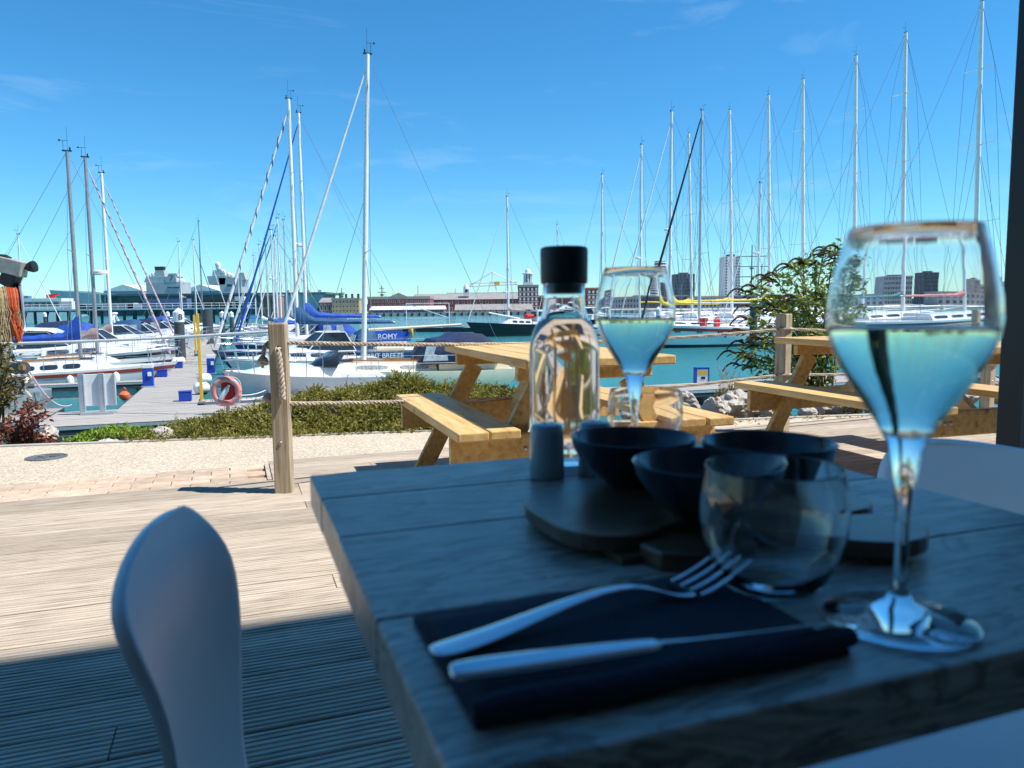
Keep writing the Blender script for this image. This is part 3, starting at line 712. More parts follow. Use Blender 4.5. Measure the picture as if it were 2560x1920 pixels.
    if arch:
        xa = -L_/2+L_*.22
        MB().tube([(xa, -B*.42, Fs), (xa-.35, -B*.38, Fs+1.5), (xa-.4, -B*.2, Fs+1.75), (xa-.4, B*.2, Fs+1.75), (xa-.35, B*.38, Fs+1.5), (xa, B*.42, Fs)], .09, 8).build('radar_arch', M['white'], t, True)
        MB().lathe([(0, -.08), (.2, -.08), (.25, 0), (.2, .1), (0, .12)], 12, c=(xa-.4, 0, Fs+1.95)).build('radar_dome', M['plastic_white'], t, True)
    if rl: rails(t, sec, -L_/2+L_*.42, L_/2-.9, .6, 5)
    for k in range(portlights):
        x = -L_/2+L_*(.58+.1*k); bs, sh = sheer_at(sec, x)
        for s in (-1, 1): MB().box((x, s*(bs*.985), sh*.72), (.42, .05, .11)).build('portlight', M['boatglass'], h, bevel=.02)
    if txt:
        bs, sh = sheer_at(sec, L_*.22)
        text_on(txt, .28, M['plastic_white'], h, V((L_*.22, -bs*.99, sh*.62)), 0)
    mb = MB().box((L_/2-.25, 0, sec[-1][3]+.03), (.5, .16, .06)).tube([(L_/2-.3, 0, sec[-1][3]), (L_/2+.12, 0, sec[-1][3]-.28)], .03, 5); mb.build('anchor', M['steel'], t, bevel=.01)
    return t, sec
def thing_part(name, parent):
    o = bpy.data.objects.new(name, None); C.objects.link(o); o.parent = parent; return o
def fender(t, p, l=.6, r=.13, horiz=False, m='plastic_white'):
    pr = [(0, 0), (r*.6, .03), (r, .1), (r, l-.1), (r*.6, l-.03), (.03, l), (0, l+.02)]
    o = MB().lathe(pr, 12, c=(0, 0, 0)).build('fender', M[m], t, True); o.location = p
    if horiz: o.rotation_euler = (0, R(90), 0)
    return o
EAST = AL; WEST = AL+math.pi      # bow to the right / bow to the left
# ================================================================== the marina
def at_mast(px, Y, rz, mx):
    p = gd(px, 790, Y); return (p.x-math.cos(rz)*mx, p.y-math.sin(rz)*mx)
def sb(label, px, top, Y, rz=WEST, L_=8.5, frac=.62, cab=(.30, .72, .42), Fb=1.05, Fs=.8, **k):
    mx = (frac-.5)*L_; loc = at_mast(px, Y, rz, mx); sh = Fs+(Fb-Fs)*frac**1.6
    H = gd(px, top, Y).z-(WATER+sh+cab[2]*.9)
    return sailboat(label, loc, rz, L_, cab=cab, Fb=Fb, Fs=Fs, mast=(frac, H), **k)
def mbow(label, px, Y, rz, L_, **k):
    p = gd(px, 850, Y); return motorboat(label, (p.x-math.cos(rz)*L_/2, p.y-math.sin(rz)*L_/2), rz, L_, **k)
# --- left of the walkway, bows to the right
t, sec = sb('near white yacht with red-brown stripe, three oval windows and bright blue sail cover', 195, 378, 29.5, EAST, 8.2, .58, boot='bluehull', sheer='red_stripe', m='aludark', furl=None, boom=(3.0, .75), cover='bluecan', coverbig=True, spreaders=((.52, .6),), mr=.075, B=2.7)
fender(t, (.5, -1.42, .15)); fender(t, (-.9, -1.42, .15)); fender(t, (2.0, -1.2, .2))
sb('white yacht with grey mast and pink rolled jib beside the near yacht', 238, 393, 33, EAST, 7.6, .60, sheer='navyhull', m='aludark', furl='sailpink', wrap='tancan', boom=(2.6, .7), cover='tancan', radar=.42, spreaders=((.5, .55),), mr=.075)
sb('white yacht with pale mast, mauve rolled jib and tan boom cover', 276, 432, 43, EAST, 9.0, .60, sheer=None, m='aluw', furl='sailpink', wrap='pinkcan', boom=(3.1, .7), cover='tancan', spreaders=((.5, .6),), mr=.09)
mbow('white motor cruiser with black hull stripe and rounded hardtop, bow to the walkway', 447, 37, EAST, 8.6, Fb=1.35, Fs=.95, B=3.0, hull='white', boot='blackhull', sheer='blackhull', hardtop=True, cabh=.6, portlights=2)
mbow('white motor cruiser with navy canvas canopy left of the black pile', 505, 47.8, EAST, 10.0, canopy='navycan', sheer=None, Fb=1.5)
mbow('small white cruiser with slanted radar arch beyond the black pile', 545, 62, EAST, 9.0, arch=True, sheer='navyhull', rl=False)
mbow('far white motorboat with blue canopy on the left row', 575, 76, EAST, 8.5, canopy='bluecan', sheer='navyhull', rl=False)
mbow('farthest white cruiser of the left row, below the carrier', 590, 90, EAST, 9.0, hardtop=True, rl=False)
sb('distant yacht with slim mast left of the carrier flag', 456, 604, 92, EAST, 8.5, rl=False, wr=.014, ant=False, furl='sail', furl_r=.04)
sb('distant yacht with twin stays right of the carrier flag', 492, 600, 100, EAST, 8.5, rl=False, wr=.014, furl='navycan', furl_r=.05)
sb('distant tall dark-masted yacht in front of the aft carrier tower', 508, 553, 105, EAST, 10, rl=False, wr=.015, m='wire', furl='sail', furl_r=.05)
sb('grey yacht at the far left with slack white jib stay', 60, 586, 72, EAST, 9.5, rl=True, wr=.012, furl='sail', furl_r=.045, boom=(3.2, .7), cover='tancan')
mbow('white launch with pale blue hull near the left edge', 78, 60, EAST, 7.0, hull='hullgrey', canopy=None, rl=False, sheer=None)
# --- right of the walkway, bows to the left
t, sec = mbow('near white motorboat with black curved windscreen and grey bow, behind the lifebuoy', 553, 23.3, WEST, 5.0, screen=False, hull='white', sheer=None, boot='antifoul', Fb=1.25, Fs=.95, B=2.4, cabh=.35, cabx=(.30, .92), wins=0)
sw = MB(); pts = []
for k in range(15):
    a = math.pi*(.05+.9*k/14); pts.append((-1.0+1.0*math.sin(a), -.95*math.cos(a), 1.32))
sw.loft([[(x, y, z) for x, y, z in pts], [(x*.55-.65, y*.88, z+.40) for x, y, z in pts]], closed=False, cap=False); o = sw.build('wrap_windscreen', M['boatglass'], t, True)
md = o.modifiers.new('s', 'SOLIDIFY'); md.thickness = .02
MB().tube(pts, .035, 6).build('screen_trim', M['black'], o, True)
# cream yacht
t, sec = sb('cream yacht with long curtained windows, tall white mast and navy cockpit tent', 906, 132, 28.3, WEST, 9.3, .63, cab=(.34, .80, .36), hull='cream', boot='antifoul_red', sheer=None, wm='paleglass', wins=2, m='aluw', furl='sail', furl_r=.062, spreaders=((.36, .55),), mr=.095, B=2.9, Fb=.98, Fs=.74, ant=True, babystay=True, wr=.0085, rake=.042)
x0 = -9.3/2+9.3*.34
r_ = []
for f, hh in ((0, .0), (.05, .66), (.22, .97), (.50, 1.02), (.60, .86), (.78, .80), (1.0, .08)):
    x = x0-2.35+3.15*f; rr = []
    for k in range(11):
        a = math.pi*k/10; rr.append((x, -math.cos(a)*1.12*(.92+.08*hh), 1.02+1.12*hh*min(1, math.sin(a)*1.9)))
    r_.append(rr)
o = MB().loft(r_, closed=False, cap=False).build('cockpit_tent', M['navycan'], t, True); md = o.modifiers.new('s', 'SOLIDIFY'); md.thickness = .025
for s in (-1, 1):
    for (xa, xb, za, zb) in ((x0-.25, x0+.70, 1.15, 1.82), (x0-1.6, x0-.75, 1.30, 1.88)):
        MB().add([(xa, s*1.13, za), (xb, s*1.11, za), (xb-.22, s*.93, zb), (xa+.02, s*.95, zb)], [(0, 1, 2, 3)]).build('clear_panel', M['vinyl'], o)
bo = MB().tube([(1.0, 0, 2.32), (-2.6, 0, 2.45)], .05, 8).build('boom', M['cream'], t, True)
MB().lathe([(0, 0), (.05, 0), (.06, .03), (0, .05)], 10, c=(-1.2, 0, 1.55)).build('vent', M['steel'], t)
MB().box((0.25, 0, 1.60), (1.1, .62, .12)).build('sliding_hatch', M['cream'], t, bevel=.03)
# blue yachts
t, sec = sb('blue-hulled yacht lettered SPIRIT BREEZE with teal sail cover, behind the cream yacht', 742, 247, 38, WEST, 10.6, .62, hull='bluehull', boot='antifoul', sheer=None, m='aluw', furl='sail', furl_r=.075, wrap='navycan', boom=(4.9, .95), cover='tealcan', coverbig=True, hood='tealcan', spreaders=((.38, .7), (.7, .5)), mr=.10, B=3.2, Fb=1.2, Fs=.98)
text_on('SPIRIT BREEZE', .33, M['plastic_white'], t, V((-2.7, 1.57, .76)), math.pi)
t, sec = sb('blue yacht ROMY with bright blue sail cover and lettered weather cloth', 765, 282, 43, WEST, 9.8, .60, hull='bluehull', boot='antifoul', sheer=None, m='aluw', furl='bluecan', furl_r=.06, boom=(4.2, 1.15), cover='bluecan', coverbig=True, radar=.42, spreaders=((.36, .65), (.7, .45)), mr=.095, B=3.1, Fb=1.25, Fs=1.05)
for s in (-1, 1): MB().box((-3.4, s*1.30, 1.52), (2.6, .02, .54)).build('weather_cloth', M['bluecan'], t)
text_on('ROMY', .40, M['plastic_white'], t, V((-3.35, 1.32, 1.53)), math.pi)
text_on('ROMY', .24, M['plastic_white'], t, V((-1.6, .17, 2.50)), math.pi)
q = [(-4.7, 1.35+.26*math.cos(a), 1.75+.32*math.sin(a)) for a in [R(-60+300*k/14) for k in range(15)]]
MB().tube(q, .085, 8).build('horseshoe_buoy', M['yellow'], t, True)
# tender carried upside-down
p = gd(788, 848, 35.2); td = thing('dinghy', 'white upturned dinghy on the deck behind the near rope post', 'dinghy', p-V((0, 0, .15)), WEST)
r_ = []
for x, wd, hh in ((-1.2, .5, .32), (-.6, .62, .38), (0, .64, .38), (.6, .55, .34), (1.0, .34, .26), (1.25, .05, .12)):
    r_.append([(x, -wd, 0), (x, -wd*.92, hh*.6), (x, -wd*.4, hh), (x, wd*.4, hh), (x, wd*.92, hh*.6), (x, wd, 0)])
MB().loft(r_).build('hull', M['white'], td, True); MB().tube([(-1.2, -.55, .02), (0, -.68, .02), (.9, -.4, .02), (1.27, 0, .02), (.9, .4, .02), (0, .68, .02), (-1.2, .55, .02)], .05, 6).build('gunwale', M['hullgrey'], td, True)
# smaller yachts further along the right row
far = [(686, 575, 62, 'third mast of the white cluster, slim with a bare mast', None, 'aluw', 'white'),
       (694, 590, 68, 'yacht of the white cluster with white dome on its mast', .55, 'aluw', 'white'),
       (703, 546, 72, 'taller yacht of the white cluster with blue sail cover', None, 'aluw', 'white'),
       (718, 550, 78, 'yacht at the right of the white mast cluster', None, 'alu', 'white'),
       (671, 598, 84, 'yacht at the left of the white mast cluster', None, 'alu', 'navyhull'),
       (655, 612, 92, 'yacht deepest in the mast cluster, in front of the brick quay hut', None, 'aluw', 'white')]
for i, (px, top, Y, lb, rd, mm, hl) in enumerate(far):
    sb(lb, px, top, Y, WEST, 8.6, .6, hull=hl, m=mm, furl='sail' if i % 2 else 'tealcan', furl_r=.06, boom=(3, .7), cover=('bluecan', 'tealcan', 'bluecan', 'sail', 'navycan', 'sail')[i], radar=rd, rl=i < 3, wr=.012, mr=.075)
mbow('white open motorboat with navy cockpit cover in the right row', 585, 33, WEST, 6.2, hull='hullgrey', canopy=None, Fb=1.05, Fs=.8, B=2.3, cabh=.3, sheer='navyhull', wins=0)
mbow('small white cruiser behind the near post, second of the right row', 600, 50, WEST, 7.5, Fb=1.2, sheer='navyhull', cabh=.5)
mbow('white cruiser with navy bimini, third of the right row', 612, 57, WEST, 8, canopy='navycan', sheer=None)
for (px, Y, L_, cn, hd, fbd, lb) in ((560, 30.6, 6.2, None, False, 1.2, 'white sports boat tied up between the cruisers right of the walkway'), (590, 45.8, 7.5, 'bluecan', False, 1.25, 'white cruiser with bright blue cockpit cover right of the walkway'), (606, 53.6, 7.0, 'tealcan', False, 1.2, 'white cruiser with teal cockpit cover midway down the right row'), (628, 64, 8.0, None, True, 1.4, 'white hardtop cruiser deep in the right row'), (636, 73.6, 8.0, 'navycan', False, 1.3, 'white cruiser with navy cover deep in the right row'), (645, 79, 8.5, None, True, 1.5, 'last white hardtop cruiser of the right row')):
    mbow(lb, px, Y, WEST, L_, canopy=cn, hardtop=hd, Fb=fbd, sheer='navyhull' if hd else None, rl=Y < 60, cabh=.5)
for (px, Y, L_, cn, lb) in ((470, 41.5, 7.0, 'bluecan', 'white cuddy boat with blue cover just behind the black pile'), (520, 54, 8.5, None, 'white sports cruiser beside the grey uncapped pile'), (532, 57.8, 7.5, 'tealcan', 'white cruiser with teal cover beyond the second yellow pole'), (560, 69, 8.0, 'navycan', 'white boat with navy cover far down the left row')):
    mbow(lb, px, Y, EAST, L_, canopy=cn, Fb=1.3, sheer=None, cabh=.5, rl=Y < 60)
for (px, top, Y, lb) in ((640, 640, 100, 'far slim mast just left of the mast cluster'), (730, 655, 96, 'far slim mast just right of the mast cluster'), (600, 690, 110, 'short far mast left of the near rope post')):
    sb(lb, px, top, Y, WEST, 8.0, rl=False, wr=.014, furl='sail', furl_r=.05, boom=(2.6, .7), cover='bluecan')
# --- breakwater and black-hulled boat in mid harbour
a = gz(965, 822, WATER+.4); b = gz(1215, 822, WATER+.4)
bw = thing('floating_breakwater', 'low dark floating breakwater across the harbour with white gate frame', 'breakwater', ((a+b)/2).xyz)
for k in range(5):
    p0 = a.lerp(b, k/5+.004)-bw.location; p1 = a.lerp(b, (k+1)/5-.004)-bw.location
    MB().beam(p0-V((0, 0, .2)), p1-V((0, 0, .2)), 1.6, .7+.15*(k % 2)).build('section', M['fascia'], bw)
    MB().beam(p0+V((0, 0, .17)), p1+V((0, 0, .17)), 1.5, .06).build('walk_planks', M['pontwood'], bw)
g = gz(1070, 818, WATER+.6)-bw.location; fr = MB()
for dx in (-2.9, 2.9): fr.tube([g+V((dx, 0, 0)), g+V((dx, 0, 3.2))], .06, 5)
for z in (1.2, 3.2): fr.tube([g+V((-2.9, 0, z)), g+V((2.9, 0, z))], .06, 5)
fr.tube([g+V((-2.9, 0, 3.2)), g+V((2.9, 0, 1.2))], .05, 5); fr.build('gate_frame', M['aluw'], bw)
t, sec = sb('black-hulled sailing boat with red cover and white wheelhouse in mid harbour', 1271, 492, 84, WEST, 11.5, .58, hull='blackhull', boot='antifoul_red', sheer=None, m='aluw', furl='sail', furl_r=.06, wr=.016, boom=(2.0, .9), cover='tancan', spreaders=((.45, .6),), mr=.12, B=3.4, Fb=1.6, Fs=1.2, cab=(.36, .66, .6), radar=.22)
MB().box((-2.9, 0, 2.1), (1.6, 1.9, 1.5)).build('wheelhouse', M['white'], t, bevel=.08)
MB().box((-2.1, 0, 2.4), (.04, 1.6, .5)).build('wheelhouse_window', M['boatglass'], t)
MB().box((-2.9, .96, 2.4), (1.2, .04, .5)).build('wheelhouse_window', M['boatglass'], t)
MB().box((-1.4, .3, 2.15), (1.1, .9, .5)).build('folded_cover', M['redplastic'], t, bevel=.2)
MB().tube([(3.2, 0, 2.6), (-.4, .2, 1.9)], .08, 6).build('whisker_pole', M['sail'], t)
mbow('white pilot launch with tall wheelhouse behind the carafe', 1330, 96, WEST, 11, hull='navyhull', hardtop=True, sheer=None, Fb=1.9, Fs=1.4, cabh=.9, rl=False)
sb('distant yacht just right of the carafe stopper', 1394, 562, 125, WEST, 10, rl=False, wr=.02, mr=.10)
# --- big yachts on the right
t, sec = sb('white yacht with black rolled jib and raised foredeck, foremost on the right', 1748, 276, 58, WEST, 13.2, .62, cab=(.30, .55, .30), hull='white', boot='antifoul', sheer='red_stripe', m='alu', furl='blackcan', furl_r=.10, furl_top=.97, wr=.014, boom=(5.0, 1.5), cover=None, spreaders=((.33, .9), (.64, .7)), mr=.12, B=4.0, Fb=1.75, Fs=1.35, ant=False)
for k in range(4):
    x = 4.2-1.6*k; bs, sh = sheer_at(sec, x); MB().box((x, bs*.97, sh*.74), (.45, .1, .13)).build('portlight', M['boatglass'], t, bevel=.02)
zf = WATER+1.62
def on_boat(t, x, y, z): return t.location+Matrix.Rotation(t.rotation_euler.z, 3, 'Z') @ V((x, y, z))
p = on_boat(t, 1.95, 1.1, 1.58); bu = thing('bucket', 'red bucket on the foredeck of the foremost white yacht', 'bucket', p, 0)
MB().lathe([(0, 0), (.26, 0), (.36, .62), (.34, .62), (.25, .03), (0, .03)], 16).build('pail', M['redplastic'], bu, True); MB().tube([(.36*math.cos(a), 0, .6+.22*math.sin(a)) for a in [math.pi*k/8 for k in range(9)]], .02, 5).build('handle', M['plastic_white'], bu)
p = on_boat(t, .75, 1.1, 1.5); jc = thing('fuel_can', 'red fuel can on the side deck of the foremost white yacht', 'fuel can', p, WEST)
MB().box((0, 0, .32), (.42, .28, .62)).build('body', M['redplastic'], jc, bevel=.05); MB().tube([(-.12, 0, .64), (-.1, 0, .74), (.08, 0, .74), (.1, 0, .64)], .03, 6).build('handle', M['redplastic'], jc); MB().lathe([(.05, 0), (.05, .07), (0, .07)], 10, c=(.16, 0, .63)).build('cap', M['black'], jc)
sb('white yacht with white dome high on its mast, left of the black rolled jib', 1674, 279, 66, WEST, 14, .62, m='aluw', furl='sail', furl_r=.075, wr=.016, boom=(5, 1.4), cover='yellowcan', coverbig=True, radar=.44, spreaders=((.34, .9), (.62, .7)), mr=.13, B=4, Fb=1.7, Fs=1.3, rl=True)
sb('white yacht with two domes and white rolled jib, beside the far wine glass', 1601, 362, 74, WEST, 12, .62, m='aluw', furl='sail', furl_r=.08, wr=.016, radar=.36, spreaders=((.33, .8), (.62, .6)), mr=.12, B=3.8, Fb=1.6, Fs=1.2, rl=False)
sb('yacht with slender mast between the carafe and the far wine glass', 1505, 436, 84, WEST, 12, .62, m='aluw', furl=None, wr=.016, spreaders=((.36, .7), (.66, .5)), mr=.11, B=3.6, rl=False)
sb('smaller yacht with mast-mounted dome in front of the leafy bush', 1894, 458, 62, WEST, 10, .62, m='aluw', furl='sail', furl_r=.05, wr=.014, radar=.52, spreaders=((.35, .7),), mr=.10, rl=False)
mbow('white motor cruiser with dark raked windscreen left of the leafy bush', 1800, 60, WEST, 11, hardtop=True, sheer='navyhull', Fb=1.7, Fs=1.2, cabh=.8, portlights=3)
# fleet of identical ocean racers
def racer(label, cov):
    t = thing('racing_yacht', label, 'yacht', (0, 0, WATER), EAST, 'fleet of identical tall ocean racing yachts')
    sec, h = make_hull(t, 21, 5.2, 2.2, 1.7, M['white'], 'sail', M['antifoul'], M['navyhull'])
    cabin(t, sec, -3.5, 5.5, 3.2, .55, M['white'], 4)
    rig(t, sec, 2.3, 22.4, 2.35, mr=.175, m='aluw', spreaders=((.30, 1.9), (.55, 1.6), (.79, 1.2)), furl=None, wr=.017, boom=(7.5, 1.3), cover=cov, ant=True, sprd_w=.045, bow=10.2, babystay=True, rake=.035)
    rails(t, sec, -9.5, 8.5, .75, 6, r=.02); return t
T0 = 22.4+2.35+WATER
fl = [(2453, 40, 'tallest-looking racing yacht mast, nearest the right window frame', 'pinkcan'), (2263, 112, 'second racing yacht from the right, its mast seen through the wine glass rim', 'greencan'),
      (2139, 165, 'third racing yacht from the right window frame', 'greencan'), (2007, 220, 'fourth racing yacht from the right, above the leafy bush', 'yellowcan'),
      (1921, 257, 'fifth racing yacht from the right, left of the leafy bush top', 'yellowcan'), (1824, 292, 'sixth racing yacht from the right, over the white tower block', 'yellowcan'),
      (1722, 347, 'farthest racing yacht, seen behind the black rolled jib', 'yellowcan')]
proto = {}
for px, top, lb, cv in fl:
    hz = 770-.0105*(px-1280); Y = (T0-CAMZ)*F/(hz-top); p = gd(px, top, Y)+UX*.035*22.4; loc = (p.x-math.cos(AL)*2.3, p.y-math.sin(AL)*2.3, WATER)
    if cv not in proto: t = proto[cv] = racer(lb, cv); t.location = loc
    else: copy_tree(proto[cv], loc, EAST, lb)
# --- piles, poles and pontoon furniture
def pile(label, px, ytop, Y, dia, cap=True, ltr=None):
    zt = gd(px, ytop, Y).z; p = gd(px, 800, Y); t = thing('mooring_pile', label, 'pile', (p.x, p.y, WATER-.5), 0, 'mooring piles'); H = zt-WATER+.5; r = dia/2
    MB().lathe([(0, 0), (r, 0), (r, H-(dia*1.4 if cap else 0)), (0, H-(dia*1.4 if cap else 0))], 20).build('sleeve', M['rubber'], t, True)
    if cap:
        c = MB().lathe([(r*1.07, H-dia*1.45), (r*1.07, H-dia*.45), (r*.9, H-dia*.38), (r*.12, H-.02), (0, H)], 20).build('cap', M['plastic_white'], t, True)
        if ltr: text_on(ltr, dia*.75, M['black'], c, V((r*.72, -r*.84, H-dia*.95)), R(40))
pile('thick black mooring pile with white cone cap marked B', 447, 769, 40, .52, ltr='B')
pile('thin far mooring pile with white cap left of the big black pile', 420, 778, 82, .38)
pile('grey mooring pile without cap beside the yellow pole', 519, 774, 60, .78, cap=False)
pile('dark mooring pile with white cap right of the yellow pole', 556, 777, 66, .40)
pile('dark capped mooring pile just right of another capped pile', 579, 778, 76, .40)
pile('small capped mooring pile near the far left jetty', 113, 780, 66, .28)
pile('dark mooring pile with white cap beside the far wine glass', 1664, 766, 62, .62)
pile('black mooring pile with pale side in front of the leafy bush', 1884, 768, 55, .55, cap=False)
def pole(label, px, y0, y1, Y, w_):
    a = gd(px, y0, Y); b = gd(px+6, y1, Y); t = thing('pole', label, 'pole', (b.x, b.y, b.z), AL, 'yellow poles'); 
    MB().box((0, 0, (a.z-b.z)/2), (w_, w_*.6, a.z-b.z)).build('post', M['yellow'], t, bevel=.01); MB().box((0, 0, .03), (w_*2, w_*2, .06)).build('base_plate', M['galv'], t)
pole('tall yellow pole on the pontoon beside the lifebuoy', 499, 784, 1008, 21.2, .085)
pole('slimmer yellow pole further back on the walkway', 484, 787, 885, 41, .10)
def boxy(name, label, cat, px, py, Y, parts, rz=AL, group=None, z=None):
    p = gd(px, py, Y) if z is None else gz(px, py, z); t = thing(name, label, cat, p, rz, group)
    for nm, c, d, m in parts: MB().box(c, d).build(nm, M[m], t, bevel=min(d)*.08)
    return t
ped = [('body', (0, 0, .32), (.34, .3, .64), 'blueplastic'), ('head', (0, 0, .72), (.36, .32, .14), 'plastic_white'), ('socket', (.06, -.17, .45), (.12, .06, .14), 'plastic_white'), ('base', (0, 0, .02), (.44, .4, .04), 'galv')]
boxy('service_pedestal', 'blue and white service pedestal at the end of the near finger pontoon', 'pedestal', 372, 967, 24, ped, group='marina service pedestals', z=PONT)
boxy('service_pedestal', 'blue service pedestal beside the grey bracket, right of the walkway', 'pedestal', 528, 935, 30, [(a, b, (c[0]*.9, c[1]*.9, c[2]*1.0), d) for a, b, c, d in ped], group='marina service pedestals', z=PONT)
for px, py, lb in ((407, 942, 'small blue box beside a white fender on the left walkway edge'), (447, 920, 'small blue box further along the left walkway edge'), (494, 889, 'small blue box near the second yellow pole'), (563, 889, 'blue box on the right side of the walkway'), (464, 1002, 'blue box standing alone on the near pontoon')):
    boxy('cleat_box', lb, 'box', px, py, 0, [('body', (0, 0, .13), (.34, .3, .26), 'blueplastic'), ('lid', (0, 0, .275), (.36, .32, .03), 'blueplastic')], group='blue pontoon boxes', z=PONT)
for px, py, l, lb in ((390, 940, .9, 'white roll fender on the left edge of the walkway'), (440, 912, .9, 'white roll fender further along the walkway edge'), (512, 960, .5, 'white ball fender beside the yellow pole'), (505, 985, .5, 'white round fender at the foot of the yellow pole')):
    p = gz(px, py, PONT); t = thing('dock_fender', lb, 'fender', (p.x, p.y, PONT+.19), AL+R(20), 'white dock fenders')
    MB().tube([(-l/2, 0, 0), (-l/2+.04, 0, 0), (-l/2+.1, 0, 0), (l/2-.1, 0, 0), (l/2-.04, 0, 0), (l/2, 0, 0)], [.03, .13, .18, .18, .13, .03], 12).build('roll', M['plastic_white'], t, True); MB().box((0, 0, -.17), (l*.5, .2, .06)).build('bracket', M['black'], t)
p = gz(312, 1000, PONT); by = thing('mooring_buoy', 'small orange buoy on the edge of the near pontoon', 'buoy', (p.x, p.y, PONT+.12)); MB().lathe([(0, -.14), (.08, -.12), (.15, -.03), (.15, .05), (.08, .13), (0, .15)], 14).build('ball', M['orange'], by, True); MB().tube([(0, 0, .14), (.06, 0, .2), (0, 0, .24), (-.06, 0, .2), (0, 0, .14)], .02, 5).build('eye', M['orange'], by)
# upright steel ramp frame
p = gz(247, 1035, PONT); rf = thing('ramp_frame', 'upright galvanised ramp frame with punched holes on the near pontoon', 'ramp frame', (p.x, p.y, PONT), AL-R(6)); rf.scale = (.85, .85, .85)
MB().box((0, .06, .72), (1.0, .05, .95)).build('panel', M['plastic_white'], rf, bevel=.01)
for x in (-.42, .12):
    c = MB().box((x, 0, .62), (.16, .10, 1.2)).build('channel', M['galv'], rf, bevel=.01)
    for k in range(13): MB().lathe([(0, 0), (.016, 0), (.016, -.01)], 8).build('hole', M['blueplastic'], c).matrix_local = Matrix.Translation((x+.05, -.052, .2+k*.075)) @ Matrix.Rotation(R(90), 4, 'X')
MB().box((0, -.02, .03), (.9, .3, .06)).build('foot', M['galv'], rf); MB().box((.46, .02, .72), (.06, .12, .95)).build('edge_rail', M['galv'], rf)
# lifebuoy on its bracket
p = gd(566, 978, 18.9); lbz = thing('lifebuoy_station', 'faded red lifebuoy hung on a post with red bracket and white rescue bottle', 'lifebuoy', (p.x, p.y, PONT), AL-R(12)); hz = p.z-PONT
ring = [(.30*math.cos(a), 0, hz+.30*math.sin(a)) for a in [2*math.pi*k/36 for k in range(37)]]
lr = MB().tube(ring, .078, 12, cap=False).build('ring', M['buoy'], lbz, True)
for a0 in (45, 135, 225, 315):
    MB().tube([(.30*math.cos(R(a0+d)), 0, hz+.30*math.sin(R(a0+d))) for d in (-8, 0, 8)], .081, 12).build('tape', M['reflect'], lr, True)
gl = []
for k in range(41):
    a = 2*math.pi*k/40; rr = .385+.03*math.cos(4*a+math.pi); gl.append((rr*math.cos(a), -.02, hz+rr*math.sin(a)))
MB().tube(gl, .010, 5).build('grab_line', M['ropew'], lr)
MB().bx(-.04, .04, .06, .14, 0, hz+.45).build('post', M['galv'], lbz); MB().box((.03, .05, hz+.02), (.34, .06, .52)).build('bracket', M['redplastic'], lbz, bevel=.03)
bt = MB().lathe([(0, 0), (.06, 0), (.065, .04), (.065, .30), (.03, .37), (.03, .42), (0, .42)], 14).build('rescue_bottle', M['plastic_white'], lbz, True); bt.location = (-.14, -.05, hz-.2); bt.rotation_euler = (0, R(32), 0)
# fuel/ticket box on the right pontoon
p = gz(1753, 962, PONT); bx2 = thing('pump_box', 'white box with yellow panel and blue frame on the right pontoon', 'pump box', (p.x, p.y, PONT), AL-R(15))
bx2.scale = (.62, .62, .62)
MB().box((0, 0, .42), (.62, .4, .84)).build('cabinet', M['plastic_white'], bx2, bevel=.02); MB().box((0, -.205, .66), (.48, .02, .2)).build('sign_panel', M['yellow'], bx2); MB().box((.03, -.205, .38), (.22, .02, .13)).build('meter_window', M['black'], bx2)
for s in (-1, 1): MB().box((s*.335, 0, .46), (.05, .44, .92)).build('side_frame', M['blueplastic'], bx2)
MB().box((0, 0, .90), (.72, .44, .06)).build('top_frame', M['blueplastic'], bx2)
a = gd(-60, 861, 20.0); b = gd(700, 827, 18.6)
tag(MB().tube(sag(a, b, .05, 20), .036, 8).build('mooring_line', M['ropew'], None, True), 'taut thick white rope running level across the boats to the near post', 'rope', 'mooring lines')
# mooring lines near
for (a, b, s, m, lb) in ((gd(75, 930, 20.5), gz(180, 1012, PONT), .35, 'sailpink', 'slack faded mooring rope sagging to the near pontoon'), (gd(598, 988, 18.8), gd(700, 950, 26), .15, 'ropew', 'pale mooring line from the lifebuoy to the white motorboat'), (gd(600, 1000, 18.7), gd(700, 962, 26), .15, 'ropew', 'lower of the pale mooring lines beside the lifebuoy'), (gz(15, 1000, PONT+.3), gz(60, 1018, PONT), .1, 'rope', 'beige rope tail lying on the pontoon at the left')):
    tag(MB().tube(sag(a, b, s, 16), .022 if m == 'sailpink' else .015, 6).build('mooring_line', M[m], None, True), lb, 'rope', 'mooring lines')
# --- fishing boat at the left edge (its stern gear)
Y = 20.5; o0 = gd(20, 1075, Y); fb = thing('fishing_boat', 'fishing boat stern with net drum of beige and orange nets at the left edge', 'fishing boat', (o0.x, o0.y, WATER), 0)
def lf(px, py, dy=0): return gd(px, py, Y+dy)-V((o0.x, o0.y, WATER))
a = lf(-160, 985); b = lf(78, 985); zt = a.z
r_ = []
for f, wd in ((0, 1.0), (.7, 1.0), (.92, .85), (1, .6)):
    x = a.x+(b.x-a.x)*f; r_.append([(x, -1.5*wd, zt), (x, -1.4*wd, .2), (x, -.9*wd, -.4), (x, .9*wd, -.4), (x, 1.4*wd, .2), (x, 1.5*wd, zt)])
M['fishgrey'] = mat('fishing_hull_paint', (.20, .25, .27), .5, var=.35, sc=5)
M['net'] = mat('net_beige', (.36, .27, .15), .9, var=.35, sc=14, bmp=.6); M['netor'] = mat('net_orange', (.50, .075, .02), .85, var=.25, sc=14)
M['gantry'] = mat('gantry_paint', (.40, .37, .32), .6, var=.25, sc=6)
MB().loft(r_).build('hull', M['fishgrey'], fb, True)
